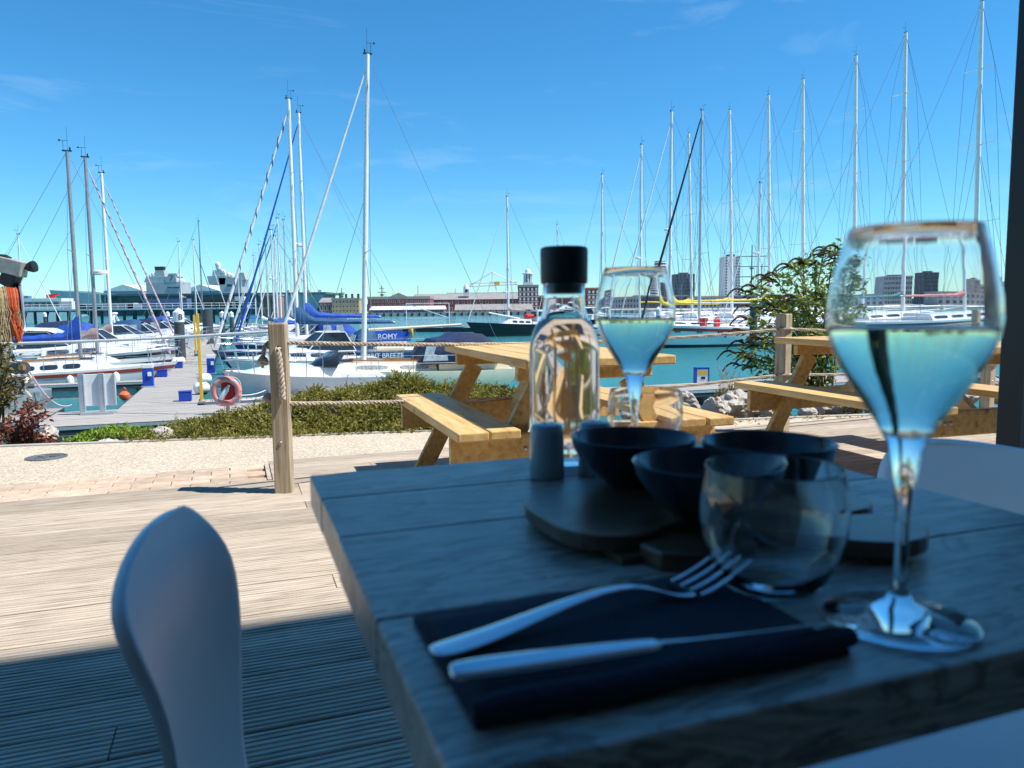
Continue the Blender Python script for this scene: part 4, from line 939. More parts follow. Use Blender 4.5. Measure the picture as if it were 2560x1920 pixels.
MB().tube([lf(-60, 965, -1.3), lf(40, 965, -1.3), lf(82, 965, -.9)], .07, 8).build('gunwale', M['rubber'], fb)
MB().beam(lf(-80, 640), lf(62, 675), .35, .42).build('gantry_beam', M['gantry'], fb, bevel=.03)
MB().beam(lf(38, 672), lf(18, 715), .34, .4).build('winch_block', M['black'], fb, bevel=.04)
MB().tube([lf(-45, 648, .4), lf(-60, 985, .4)], .12, 8).build('gantry_leg', M['gantry'], fb); MB().tube([lf(25, 700, .8), lf(5, 985, .8)], .09, 8).build('gantry_leg', M['gantry'], fb)
for (px, py) in ((12, 647), (80, 667)):
    q = lf(px, py); la = MB().lathe([(0, -.12), (.10, -.12), (.15, 0), (.15, .08), (0, .12)], 12).build('lamp', M['black'], fb, True); la.location = q; la.rotation_euler = (0, R(80 if px > 50 else 20), 0)
MB().tube([lf(58, 672), lf(72, 668)], .03, 5).build('lamp_arm', M['black'], fb)
dcn = lf(-12, 768, -.2); R0 = .62
ax = V((.78, .62, 0)).normalized()
def flange(off):
    mb = MB().lathe([(0, .03), (R0, .03), (R0+.03, 0), (R0, -.03), (0, -.03)], 30); fo = mb.build('drum_flange', M['galv'], fb, True); fo.matrix_local = Matrix.Translation(dcn+ax*off) @ ax.to_track_quat('Z', 'Y').to_matrix().to_4x4(); return fo
flange(.56); flange(-.62)
nd = MB().lathe([(0, -.55), (.44, -.55), (.50, -.2), (.47, .2), (.44, .52), (0, .52)], 24).build('net_roll', M['net'], fb, True); nd.matrix_local = Matrix.Translation(dcn) @ ax.to_track_quat('Z', 'Y').to_matrix().to_4x4()
side = V((ax.y, -ax.x, 0)); side = side if side.dot(V((0, -1, 0))) > 0 else -side
nb = MB(); no = MB(); q = random.Random(4)
for k in range(150):
    off = q.uniform(-.52, .50); orange = off > .26 and q.random() < .8; rr = .49+q.uniform(0, .08); L_ = q.uniform(.5, 1.05)+.35*max(0, .3-abs(off)); ph = q.uniform(0, 6)
    pts = [dcn+ax*off+(side*math.cos(a)+V((0, 0, 1))*math.sin(a))*rr for a in [R(150-25*j) for j in range(7)]]
    e = pts[-1]
    for j in range(1, 7): pts.append(e+V((.03*math.sin(ph+j), .03*math.cos(ph+1.3*j), -L_*j/6))+ax*.03*math.sin(ph*2+j*1.1))
    (no if orange else nb).tube(pts, q.uniform(.012, .028), 4)
x_ = nb.build('hanging_net', M['net'], fb); x_['kind'] = 'stuff'; x_ = no.build('orange_net', M['netor'], fb); x_['kind'] = 'stuff'; x_['label'] = 'bright orange strands of net'
MB().tube([lf(28, 918, -.3)+V((.0, 0, 0)), lf(60, 920, -.6)], .17, 16).build('rubber_roller', M['rubber'], fb, True); MB().tube([lf(52, 919, -.66), lf(56, 919, -.70)], .09, 12).build('roller_hub', M['teak'], fb, True)
MB().beam(lf(-10, 905, -.2), lf(50, 915, -.5), .25, .2).build('roller_arm', M['gantry'], fb)
q_ = [lf(70+8*math.sin(k*.9), 935+k*7, -1.2) for k in range(12)]; MB().tube(q_, .035, 6).build('hanging_rope', M['rope'], fb, True)
# ================================================================== far shore
M['farbrick'] = mat('far_red_brick', (.23, .075, .06), .9, var=.2, sc=.4); M['farbrick2'] = mat('far_orange_brick', (.40, .16, .09), .9, var=.2, sc=.4)
M['farstone'] = mat('far_buff_stone', (.46, .36, .20), .9, var=.15, sc=.3); M['farslate'] = mat('far_grey_roof', (.30, .28, .27), .8, var=.15, sc=.3)
M['farwhite'] = mat('far_white_roof', (.72, .72, .70), .7, var=.06, sc=.2); M['farblue'] = mat('far_blue_front', (.10, .16, .28), .7)
M['fargrey'] = mat('far_concrete', (.34, .35, .36), .85, var=.15, sc=.2); M['fardark'] = mat('far_dark_cladding', (.085, .10, .12), .7, var=.2, sc=.3)
M['shipgrey'] = mat('warship_grey', (.40, .45, .46), .6, var=.1, sc=.1); M['shipdark'] = mat('warship_shaded_hull', (.075, .115, .14), .6, var=.15, sc=.08)  # shipdark: the same grey with the shadow side put into its colour
M['shipteal'] = mat('warship_lit_plate', (.22, .36, .37), .6, var=.12, sc=.1); M['farwin'] = mat('far_window', (.05, .065, .08), .25, var=.3); M['farwinw'] = mat('far_window_frame', (.66, .66, .64), .5)  # shipteal: the ship's grey with sunlight put into its colour
M['jetty'] = mat('jetty_timber', (.045, .05, .045), .85, var=.4, sc=1)
ZQ = -.6
qm = MB(); x0 = gd(700, 785, 335).x; qm.bx(x0, 900, 335, 1400, -6, ZQ); qu = tag(qm.build('quay', M['concrete']), 'stone quay of the far shore', kind='structure')
qf = MB()
x = x0+2
while x < 150: qf.bx(x, x+.7, 334.2, 334.98, -3, ZQ-.1); x += 3.1
qf = qf.build('fender_piles', M['jetty'], qu); qf['kind'] = 'stuff'
hl = MB(); q = random.Random(2); pts = []
for i in range(121):
    x = -1500+3000*i/120; pts.append((x, 11+9*mnoise.noise(V((x*.004, 2, 0)))+3*mnoise.noise(V((x*.03, 7, 0)))))
hl.v = [V((x, 1500, -5)) for x, z in pts]+[V((x, 1500, z)) for x, z in pts]+[V((x, 1700, -5)) for x, z in pts]
nP = len(pts)
for i in range(nP-1): hl.f += [(i, i+1, i+1+nP, i+nP), (i+nP, i+1+nP, i+1+2*nP, i+2*nP)]
M['hill'] = mat('far_wooded_land', (.10, .13, .12), .95, var=.3, sc=.02); tag(hl.build('hills', M['hill']), 'low wooded land on the horizon', kind='structure')
def bldg(label, px0, px1, ytop, Y, dep, m, rows=2, cols=6, roof='flat', rh=0, rm='farslate', wm='farwin', ww=.5, wh=.5, name='building', zb=ZQ, cat='building', frames=True, cornice=None):
    xa, xb = gd(px0, 780, Y).x, gd(px1, 780, Y).x; zt = gd((px0+px1)/2, ytop, Y).z-zb; W = xb-xa
    t = thing(name, label, cat, ((xa+xb)/2, Y, zb), 0, 'buildings on the far shore'); he = zt-rh
    MB().bx(-W/2, W/2, 0, dep, 0, he).build('wall', M[m], t)
    if roof == 'flat': MB().bx(-W/2-.2, W/2+.2, -.25, dep+.2, he, he+max(.4, rh)).build('roof', M[rm], t)
    elif roof == 'gable': MB().prism([(-.4, he), (dep+.4, he), (dep/2, he+rh)], -W/2-.3, W/2+.3, 'x').build('roof', M[rm], t)
    elif roof == 'front': MB().prism([(-W/2-.3, he), (W/2+.3, he), (0, he+rh)], -.3, dep, 'y').build('roof', M[rm], t)
    elif roof == 'hip': MB().add([(-W/2-.3, -.4, he), (W/2+.3, -.4, he), (W/2+.3, dep+.3, he), (-W/2-.3, dep+.3, he), (-W/2+dep*.4, dep/2, he+rh), (W/2-dep*.4, dep/2, he+rh)], [(0, 1, 5, 4), (1, 2, 5), (2, 3, 4, 5), (3, 0, 4), (3, 2, 1, 0)]).build('roof', M[rm], t)
    if rows and cols:
        cw, ch = W/cols, he/rows; me = MB().box((0, 0, 0), (cw*ww, .3, ch*wh)).mesh('window', M[wm]); mf = MB().box((0, 0, 0), (cw*ww*1.3, .2, ch*wh*1.18)).mesh('frame', M['farwinw'])
        for i in range(cols):
            for j in range(rows):
                wo = place('window', me, t, (-W/2+cw*(i+.5), -.08, ch*(j+.52)))
                if frames: place('frame', mf, wo, (0, .06, 0))
    if cornice:
        for j in range(1, rows): MB().bx(-W/2-.1, W/2+.1, -.2, 0, he/rows*j-.12, he/rows*j+.12).build('string_course', M[cornice], t)
    return t, W, he, zt
bldg('small red building with pale gable left of the buff stone house', 799, 829, 744, 350, 12, 'farbrick2', 1, 3, 'gable', 2.2)
t, W, he, zt = bldg('buff stone house with a row of chimneys on the far quay', 830, 899, 745, 345, 14, 'farstone', 3, 8, 'flat', .8, 'farslate', ww=.35, wh=.45)
for k in range(9): MB().bx(-W/2+.4+k*W/9, -W/2+1.2+k*W/9, 1+(k % 2)*6, 2+(k % 2)*6, zt, zt+1.9).build('chimney', M['fardark'], t)
t, W, he, zt = bldg('long dark brick storehouse with pediment on the far quay', 920, 1075, 741, 352, 18, 'farbrick', 3, 15, 'flat', 1.2, 'farslate', wm='farwin', ww=.4, wh=.42, frames=True)
MB().prism([(-4, zt-.1), (4, zt-.1), (0, zt+1.7)], -.6, 3, 'y').build('pediment', M['farslate'], t)
bldg('low shed with pale roof and blue front on the quay edge', 925, 1110, 765, 340, 9, 'farblue', 1, 16, 'gable', 1.6, 'farwhite', ww=.6, wh=.5, frames=False)
t, W, he, zt = bldg('wide brick storehouse with stepped grey roofs', 1032, 1300, 733, 372, 20, 'farbrick', 2, 18, 'gable', 3.0, 'farslate', ww=.35, wh=.4)
lt = MB().bx(-1.5, 1.5, 2, 5, zt-1, zt+2.2).build('lantern', M['farwhite'], t); MB().lathe([(1.5, 0), (1.3, 1.2), (.6, 2.0), (.1, 2.6), (.05, 4.2), (0, 4.2)], 10, c=(0, 3.5, zt+2.2)).build('cupola', M['farwhite'], lt, True); MB().lathe([(0, 0), (.8, 0), (.8, -.1)], 12, c=(0, 0, 0)).build('clock', M['farwin'], lt).matrix_local = Matrix.Translation((0, 1.95, zt+1.2)) @ Matrix.Rotation(R(90), 4, 'X')
bldg('long pale-roofed boathouse with arched brick front at the water', 1138, 1330, 760, 345, 10, 'farbrick2', 1, 14, 'gable', 2.6, 'farslate', ww=.5, wh=.62)
bldg('white-roofed long hall behind the storehouses', 1118, 1300, 731, 420, 30, 'fargrey', 1, 10, 'flat', 1.5, 'farwhite', frames=False)
t, W, he, zt = bldg('brick tower block with white stone bands and pillared cupola', 1296, 1346, 712, 350, 12, 'farbrick', 5, 5, 'flat', 1.0, 'farslate', wm='farwinw', ww=.45, wh=.55, frames=False, cornice='farwhite')
cu = MB().bx(-2.2, 2.2, 2, 6.4, zt-.1, zt+1.2).build('cupola_base', M['farwhite'], t)
for k in range(8): MB().tube([(1.8*math.cos(k*.785), 4.2+1.8*math.sin(k*.785), zt+1.2), (1.8*math.cos(k*.785), 4.2+1.8*math.sin(k*.785), zt+5)], .28, 6).build('column', M['farwhite'], cu)
MB().lathe([(0, 0), (2.6, 0), (2.6, .4), (1.3, .6), (1.2, 1.8), (.7, 2.3), (.1, 2.6), (.05, 5.0), (0, 5)], 12, c=(0, 4.2, zt+5)).build('dome', M['farwhite'], cu, True); MB().tube([(0, 4.2, zt), (0, 4.2, zt+5)], 1.3, 8).build('core', M['fargrey'], cu)
bldg('brick building with white window bands between carafe and far wine glass', 1468, 1509, 719, 352, 12, 'farbrick', 4, 4, 'flat', .8, 'farbrick2', wm='farwinw', frames=False, cornice='farwhite')
# skyline towers
def tower(label, px0, px1, ytop, Y, m, rows, cols, dep=20, curved=False, strip=None):
    xa, xb = gd(px0, 780, Y).x, gd(px1, 780, Y).x; W = xb-xa; zt = gd((px0+px1)/2, ytop, Y).z; t = thing('tower_block', label, 'tower', ((xa+xb)/2, Y, 0), 0, 'tower blocks on the skyline')
    if curved:
        r_ = W/2
        prof = [(0, 0), (r_, 0), (r_, zt-1), (r_*.9, zt), (0, zt)]; MB().lathe(prof, 28, c=(0, r_, 0)).build('wall', M[m], t, True)
        for j in range(rows):
            z = zt*(j+.5)/rows; MB().lathe([(r_+.02, z-zt/rows*.26), (r_+.35, z-zt/rows*.26), (r_+.35, z+zt/rows*.2), (r_+.02, z+zt/rows*.2)], 28, c=(0, r_, 0)).build('balcony_band', M['farwhite'], t)
    else:
        MB().bx(-W/2, W/2, 0, dep, 0, zt).build('wall', M[m], t); MB().bx(-W*.2, W*.25, dep*.3, dep*.7, zt, zt+zt*.05).build('plant_room', M['fardark'], t)
        cw, ch = W/cols, zt/rows; me = MB().box((0, 0, 0), (cw*.55, .4, ch*.5)).mesh('window', M['farwin'])
        for i in range(cols):
            for j in range(rows):
                if strip and strip[0] <= i < strip[1]: continue
                place('window', me, t, (-W/2+cw*(i+.5), -.1, ch*(j+.5)))
    return t
tower('round glass tower with white balcony bands behind the black rolled jib', 1638, 1667, 652, 900, 'fardark', 16, 0, curved=True)
tower('broad dark tower block right of the round glass tower', 1686, 1736, 685, 800, 'fardark', 9, 10)
tower('slim white tower block with window columns left of the leafy bush', 1811, 1849, 641, 700, 'farwhite', 18, 6, strip=(1, 4))
tower('low dark block seen through the wine glass, left one', 2195, 2278, 690, 700, 'fargrey', 6, 12)
tower('square dark block seen through the wine glass, right one', 2312, 2353, 680, 700, 'fardark', 8, 8)
tower('grey stepped block beside the right window frame', 2474, 2500, 692, 650, 'fargrey', 5, 8); tower('lower grey block touching the right window frame', 2498, 2530, 706, 640, 'fargrey', 4, 8)
for px0, px1, yt, Y, mm, lb in ((1505, 1600, 742, 500, 'fargrey', 'long low grey terminal behind the two-dome yacht'), (1590, 1720, 738, 560, 'fardark', 'dark low terminal behind the round glass tower'), (1735, 1830, 740, 520, 'fargrey', 'low grey shed below the white tower block'), (1850, 2010, 737, 600, 'fardark', 'long dark shed behind the leafy bush'), (2010, 2200, 735, 580, 'fargrey', 'long grey shed left of the wine glass stem'), (2350, 2560, 727, 560, 'fargrey', 'low grey terminal behind the wine glass, right side'), (1345, 1470, 738, 380, 'farbrick', 'brick shed hidden mostly by the carafe')):
    bldg(lb, px0, px1, yt, Y, 20, mm, 2, 10, 'flat', 1.0, 'farslate', frames=False)
# masts and cranes on the far shore
def smast(label, px, ytop, Y, r=.3, yards=()):
    p = gd(px, 780, Y); zt = gd(px, ytop, Y).z; t = thing('signal_mast', label, 'mast', (p.x, Y, ZQ), 0, 'masts on the far shore'); H = zt-ZQ
    MB().tube([(0, 0, 0), (0, 0, H)], [r, r*.5], 6).build('mast_pole', M['fardark'], t); MB().lathe([(.0, 0), (r*2.2, 0), (r*2.5, .8), (0, 1.0)], 8, c=(0, 0, H*.62)).build('top_platform', M['fardark'], t)
    for f, l in yards: MB().tube([(-l, 0, H*f), (l, 0, H*f)], r*.45, 5).build('yard', M['fardark'], t)
smast('dark signal mast behind the buff stone house', 856, 720, 380, .35, ((.8, 1.6),)); smast('dark signal mast above the long brick storehouse', 956, 714, 400, .4, ((.75, 2.2), (.9, 1.2)))
smast('thin pole above the storehouse roof, right of the signal mast', 982, 733, 400, .22); smast('thin pole on the wide storehouse roof', 1139, 722, 400, .22)
smast('tall ship mast with crossed yards left of the leafy bush', 1877, 612, 420, .5, ((.35, 7), (.5, 8), (.66, 9.5), (.82, 8))); smast('shorter ship mast with yards beside the tall ship mast', 1902, 660, 425, .4, ((.45, 6), (.7, 6)))
t = thing('crane', 'white lattice dock crane with yellow cab behind the black-hulled boat', 'crane', (gd(1232, 780, 480).x, 480, ZQ)); zb_ = gd(1232, 712, 480).z-ZQ
cr_ = MB(); 
for (a, b) in (((-6, 0, 0), (-1, 0, zb_+2)), ((6, 0, 0), (1, 0, zb_+2)), ((-15, 0, zb_-1), (16, 0, zb_)), ((-15, 0, zb_-1), (0, 0, zb_+8)), ((16, 0, zb_), (0, 0, zb_+8)), ((0, 0, zb_), (0, 0, zb_+8)), ((-15, 0, zb_+1), (16, 0, zb_+1.6))): cr_.tube([a, b], .32, 5)
cr_.build('lattice', M['farwhite'], t); MB().box((3, 0, zb_+1), (3, 2, 2)).build('cab', M['yellow'], t)
smast('pale pink crane jib in the distance above the storehouses', 1046, 714, 700, .4)
# jetty with piles
Yj = 205; zj = gd(300, 772, Yj).z; xa, xb = gd(-120, 790, Yj).x, gd(640, 790, Yj).x
jt = thing('jetty', 'dark timber fuel jetty on piles with white railings at the left', 'jetty', ((xa+xb)/2, Yj, WATER)); W = xb-xa; zz = zj-WATER
MB().bx(-W/2, W/2, 0, 9, zz-.7, zz).build('jetty_deck', M['jetty'], jt); MB().bx(-W/2, W/2, -.2, -.01, zz-.35, zz+.05).build('edge_beam', M['galv'], jt)
k = 0; x = -W/2+1
while x < W/2: 
    MB().tube([(x, .5, -3), (x, .5, zz-.7)], .38, 8).build('pile', M['jetty'], jt)
    if k % 2: MB().tube([(x+1.6, .9, -3), (x+.2, 6, zz-.7)], .3, 6).build('pile', M['jetty'], jt)
    x += 3.0; k += 1
x = -W/2+.4; rl = MB()
while x < W/2: rl.tube([(x, .3, zz), (x, .3, zz+1.3)], .06, 4); x += 2.1
for z in (.65, 1.3): rl.tube([(-W/2, .3, zz+z), (W/2, .3, zz+z)], .055, 4)
rl.build('railing', M['aluw'], jt)
q = random.Random(11)
for px, w_, h_, mm in ((175, 3, 2.2, 'farwhite'), (300, 9, 1.6, 'fargrey'), (345, 4, 1.2, 'farwhite'), (605, 2.6, 3, 'farwhite'), (590, 5, 1.8, 'fargrey'), (420, 12, 2.6, 'farblue'), (540, 10, 2.4, 'jetty')):
    x = gd(px, 780, Yj+5).x-jt.location.x; MB().bx(x-w_/2, x+w_/2, 3.5, 6.5, zz, zz+h_).build('hut', M[mm], jt)
bldg('small orange brick quay hut beyond the mast cluster', 650, 692, 735, 238, 8, 'farbrick2', 2, 3, 'flat', .5, 'farslate', frames=False, zb=WATER+1)
# ferry at far left
Yf = 262; xa, xb = gd(30, 780, Yf).x, gd(158, 780, Yf).x; W = xb-xa; fy = thing('ferry', 'white passenger ferry with red crane on top at the far left', 'ferry', ((xa+xb)/2, Yf, WATER)); 
zf = lambda py: gd(95, py, Yf).z-WATER
MB().prism([(-W/2, 0), (W/2-2, 0), (W/2+1, zf(768)), (-W/2, zf(768))], 0, 8, 'y').build('hull', M['farwhite'], fy); MB().bx(-W/2+.5, W/2-1.5, .8, 7, zf(768), zf(754)).build('saloon', M['fargrey'], fy); MB().bx(-W/2, W/2-.5, .3, 7.5, zf(754), zf(746)).build('upper_deck', M['farwhite'], fy)
for k in range(7): MB().box((-W/2+1.6+k*W/8, .75, (zf(768)+zf(754))/2), (W/8*.6, .1, 1.0)).build('window', M['farwin'], fy)
MB().box((W*.18, 3, zf(741)), (2.6, 1.2, 1.1)).build('crane_base', M['redplastic'], fy); MB().beam((W*.1, 3, zf(738)), (W*.34, 3, zf(736)), .6, .5).build('crane_jib', M['redplastic'], fy); MB().box((-W*.35, 3, zf(742)), (4, 2, .9)).build('lifeboat', M['farblue'], fy)
# aircraft carrier
Yc = 640; xm = gd(475, 760, Yc).x; cv = thing('aircraft_carrier', 'grey aircraft carrier with two island towers and ski-jump bow', 'warship', (xm, Yc, WATER)); cx = lambda px: gd(px, 760, Yc).x-xm; cz = lambda py: gd(475, py, Yc).z-WATER
dk = [(cx(140), cz(722)), (cx(150), cz(724)), (cx(200), cz(729)), (cx(265), cz(734)), (cx(820), cz(734)), (cx(820), cz(739)), (cx(265), cz(739)), (cx(200), cz(735)), (cx(160), cz(732)), (cx(144), cz(730))]
MB().prism(dk, -6, 62, 'y').build('flight_deck', M['shipdark'], cv)
hp = [(cx(150), cz(731)), (cx(165), cz(731.5)), (cx(265), cz(739.2)), (cx(806), cz(739.2)), (cx(800), cz(760)), (cx(790), 0), (cx(215), 0), (cx(185), cz(770)), (cx(166), cz(748))]
MB().prism(hp, 4, 50, 'y').build('hull', M['shipdark'], cv)
MB().prism([(cx(139), cz(722)), (cx(262), cz(733)), (cx(262), cz(764)), (cx(205), cz(758)), (cx(160), cz(745)), (cx(143), cz(734))], -7.5, 3.8, 'y').build('ski_jump', M['shipteal'], cv)  # bow wedge, its sunlit look painted by the paler plate
MB().prism([(cx(700), cz(739.3)), (cx(818), cz(739.3)), (cx(800), cz(760)), (cx(792), 0), (cx(690), 0)], -4.5, -3.4, 'y').build('lit_stern_quarter', M['shipteal'], cv)  # thin paler sheet added over the hull as its sunlit stern
MB().prism([(cx(300), cz(739.5)), (cx(780), cz(739.5)), (cx(760), cz(752)), (cx(330), cz(752))], -3, 3.9, 'y').build('sponson', M['shipdark'], cv)
def cblk(nm, x0, x1, y0, y1, ya, yb, m='shipgrey', lean=0, parent=cv):
    return MB().prism([(cx(x0), cz(y1)), (cx(x1), cz(y1)), (cx(x1-lean), cz(y0)), (cx(x0+lean), cz(y0))], ya, yb, 'y').build(nm, M[m], parent)
fi = cblk('forward_island', 362, 452, 704, 733.9, 4, 22); cblk('bridge', 356, 440, 690, 704, 5, 20, lean=6, parent=fi); cblk('radar_tower', 381, 408, 674, 690, 6, 16, lean=3, parent=fi); cblk('funnel', 414, 440, 682, 690, 6, 18, lean=3, parent=fi); cblk('radar_panel', 381, 402, 664, 673.5, 8, 12, 'blackhull', lean=-1, parent=fi); cblk('uptake', 410, 440, 690, 704.1, 3.8, 18, lean=3, parent=fi)
for px, py in ((372, 690), (378, 686), (448, 702)): MB().lathe([(0, -2.6), (2.0, -1.6), (2.6, 0), (2.0, 1.6), (0, 2.6)], 10, c=(cx(px), 8, cz(py))).build('radome', M['farwhite'], fi, True)
ai = cblk('aft_island', 548, 600, 695, 733.9, 4, 22, lean=-3); cblk('sponson_wing', 520, 560, 690, 712, 4, 20, lean=-4, parent=ai); cblk('aft_bridge', 585, 612, 682, 700, 5, 18, lean=5, parent=ai); cblk('aft_block', 526, 560, 676, 692, 6, 18, lean=3, parent=ai); cblk('mast_column', 536, 548, 664, 677, 8, 14, lean=2, parent=ai)
for px, py, r_ in ((541, 662, 2.6), (541, 668, 2.2), (553, 680, 2.4), (568, 688, 2.6), (575, 690, 2.2), (532, 680, 2.0), (560, 691, 1.8)): MB().lathe([(0, -r_), (r_*.8, -r_*.6), (r_, 0), (r_*.8, r_*.6), (0, r_)], 10, c=(cx(px), 8, cz(py))).build('radome', M['farwhite'], ai, True)
cblk('window_band', 566, 578, 711, 717, 3.6, 4.2, 'farwin', parent=ai); cblk('window_band', 416, 446, 716, 719, 3.6, 4.2, 'farwin', parent=fi)
text_on('7', 6.5, M['fardark'], fi, V((cx(427), 3.6, cz(695))), 0, 'lettering')
for px in range(300, 800, 22): cblk('hull_opening', px, px+10, 744, 749, -3.3, -2.9, 'farwin')
for px in (720, 745, 770, 800): MB().box((cx(px), 2, cz(731)), (3, 3, 2.2)).build('deck_vehicle', M['farwhite'], cv)
fl_ = thing('flag', 'red and white ensign on a staff in front of the carrier', 'flag', gd(452, 790, 150)); MB().tube([(0, 0, -1), (0, 0, 4.6)], .07, 5).build('staff', M['aluw'], fl_)
MB().add([(0, 0, 4.5), (.7, .2, 4.3), (1.3, 0, 4.2), (1.2, 0, 3.1), (.6, .2, 3.2), (0, 0, 3.3)], [(0, 1, 4, 5), (1, 2, 3, 4)]).build('cloth', M['redplastic'], fl_); MB().add([(0, -.02, 4.05), (.7, .17, 3.9), (1.28, -.03, 3.8), (1.26, -.03, 3.5), (.7, .17, 3.55), (0, -.02, 3.75)], [(0, 1, 4, 5), (1, 2, 3, 4)]).build('stripe', M['farwhite'], fl_)
for px0, px1, lb in ((262, 362, 'white gabled hangar tent left of the forward carrier tower'), (455, 552, 'white gabled hangar tent between the two carrier towers')):
    bldg(lb, px0, px1, 711, 760, 60, 'fargrey', 0, 0, 'front', 6.5, 'farwhite', name='hangar_tent', zb=WATER, cat='tent')
# ================================================================== dining table and what stands on it
TZ = .79
M['glass'] = glassmat('drinking_glass', (1, 1, 1), 1.47); M['wine'] = glassmat('white_wine', (.95, .97, .60), 1.34, dens=16.0); M['h2o'] = glassmat('carafe_water', (.96, .99, 1.0), 1.333, dens=.5)
M['ceramic'] = mat('dark_glazed_ceramic', (.012, .016, .026), .22, var=.2, sc=20, spec=.55, coat=.2); M['shaker'] = mat('shaker_ceramic', (.30, .36, .40), .28, var=.05, coat=.3)
M['cutlery'] = mat('polished_cutlery', (.72, .73, .75), .16, metal=1, var=.06, sc=30); M['chairw'] = mat('white_polypropylene', (.86, .87, .88), .42, var=.03, sc=3)
def napmat():
    m, t, b = nodes('navy_napkin'); b.inputs['Roughness'].default_value = .95; co = coords(t, (1, 1, 1)); n = mnode(t, 'ShaderNodeTexNoise', Scale=400.0); link(t, co, n.inputs['Vector'])
    r = ramp(t, n.outputs['Fac'], [(.3, (.008, .010, .022)), (.7, (.018, .022, .042))]); link(t, r.outputs[0], b.inputs['Base Color']); bump(t, b, n.outputs['Fac'], .3, .001); return m
M['napkin'] = napmat()
TU0, TU1, TN0, TN1 = .070, .628, .268, .848
tb = thing('dining_table', 'dark oiled timber dining table in the shade with plank top', 'table', un((TU0+TU1)/2, (TN0+TN1)/2), AL)
hu, hn = (TU1-TU0)/2, (TN1-TN0)/2; nc = (TN0+TN1)/2
seams = [TN0, .430, .603, .735, TN1]
for a, b in zip(seams, seams[1:]):
    MB().bx(-hu+rnd.uniform(0, .0015), hu, a-nc+.0004, b-nc-.0004, TZ-.036, TZ-rnd.uniform(0, .0006)).build('top_plank', M['tabletop'], tb, bevel=.0022)
MB().bx(-hu+.05, hu-.05, -hn+.05, hn-.05, TZ-.056, TZ-.037).build('under_frame', M['boardwood'], tb)
MB().lathe([(0, .045), (.035, .045), (.035, .72), (.12, .733), (0, .733)], 20).build('pedestal', M['frame'], tb, True); MB().box((0, 0, .022), (.42, .42, .04)).build('base_plate', M['frame'], tb, bevel=.01)
# wine glasses
GP = [(0.0, .1070), (.004, .1074), (.0095, .1103), (.0149, .1160), (.0209, .1235), (.0280, .1338), (.0345, .1448), (.0395, .1557), (.0420, .1647), (.0427, .172), (.0417, .183), (.0390, .197), (.0354, .211), (.0320, .2200)]
def wine_glass(label, loc, k=1.0, lvl=.167):
    t = thing('wine_glass', label, 'wine glass', (loc.x, loc.y, TZ+.0004), 0.3, 'tulip wine glasses'); t.scale = (k, k, k)
    outer = [(0, .0), (.0395, .0), (.041, .0012), (.0395, .0026), (.030, .0042), (.016, .0072), (.0075, .012), (.0045, .019), (.0037, .032), (.0036, .050), (.0041, .066), (.0056, .080), (.0076, .091), (.0105, .1035), (.0155, .1135), (.0215, .1225), (.0287, .1335), (.0352, .1445), (.0402, .1555), (.0427, .1645), (.0434, .172), (.0424, .183), (.0397, .197), (.0361, .211), (.0329, .2200), (.03275, .2206), (.0324, .2209), (.0321, .2206)]
    prof = outer+[(r, z) for r, z in reversed(GP)]
    MB().lathe(prof, 64).build('bowl', M['glass'], t, True)
    wp = [(0, .1074)]+[(r+.00025, z-.00005) for r, z in GP[1:] if z < lvl-.002]
    r_ = wp[-1][0]; ra = [q for q in zip(GP, GP[1:]) if q[0][1] <= lvl <= q[1][1]][0]; f = (lvl-ra[0][1])/(ra[1][1]-ra[0][1]); rl_ = ra[0][0]+(ra[1][0]-ra[0][0])*f
    wp += [(rl_+.00025, lvl), (rl_-.0006, lvl-.0006), (0, lvl-.0006)]
    MB().lathe(wp, 64).build('wine', M['wine'], t, True); return t
p = gz(2246, 1553, TZ); wine_glass('large tulip glass of white wine at the right front of the table', p)
p = un(.407, .728); wine_glass('farther tulip glass of white wine beside the carafe', p, 1.0)
def tumbler(label, loc):
    t = thing('tumbler', label, 'tumbler', (loc.x, loc.y, TZ+.0004), 0, 'stemless water glasses')
    o = [(0, .001), (.020, .0), (.026, .002), (.0325, .010), (.0395, .024), (.0440, .040), (.0452, .052), (.0440, .066), (.0416, .0795), (.0415, .0804), (.0411, .0808), (.0407, .0804), (.0406, .0795)]
    i = [(.0431, .066), (.0443, .052), (.0431, .040), (.0386, .0243), (.0312, .0118), (.020, .0075), (0, .007)]
    MB().lathe(o+i, 56).build('glass', M['glass'], t, True)
tumbler('near empty stemless glass in front of the dark bowls', gz(1926, 1480, TZ)); tumbler('far empty stemless glass behind the second wine glass', un(.459, .796))
# carafe
loc = un(.357, .803); cf = thing('water_carafe', 'clear glass water carafe with black stopper at the back of the table', 'carafe', (loc.x, loc.y, TZ+.0004))
o = [(0, .003), (.030, 0), (.037, .002), (.0405, .008), (.0408, .06), (.0405, .128), (.0385, .145), (.0335, .158), (.0275, .168), (.0245, .178), (.0235, .190), (.0240, .206), (.0242, .2065), (.0222, .206)]
i = [(.0215, .190), (.0225, .178), (.0255, .167), (.0312, .157), (.0362, .1445), (.0383, .128), (.0386, .06), (.0382, .012), (.034, .0075), (0, .0075)]
MB().lathe(o+i, 56).build('body', M['glass'], cf, True)
lv = .1665; MB().lathe([(0, .0074), (.0341, .0074), (.0384, .012), (.0388, .06), (.0385, .128), (.0364, .1445), (.0314, .157), (.0257, lv), (.0250, lv-.0005), (0, lv-.0005)], 56).build('water', M['h2o'], cf, True)
st = MB().lathe([(0, .196), (.0208, .196), (.0208, .2064), (.0262, .2066), (.0268, .210), (.0272, .242), (.0268, .2465), (.024, .248), (0, .248)], 40).build('stopper', M['black'], cf, True)
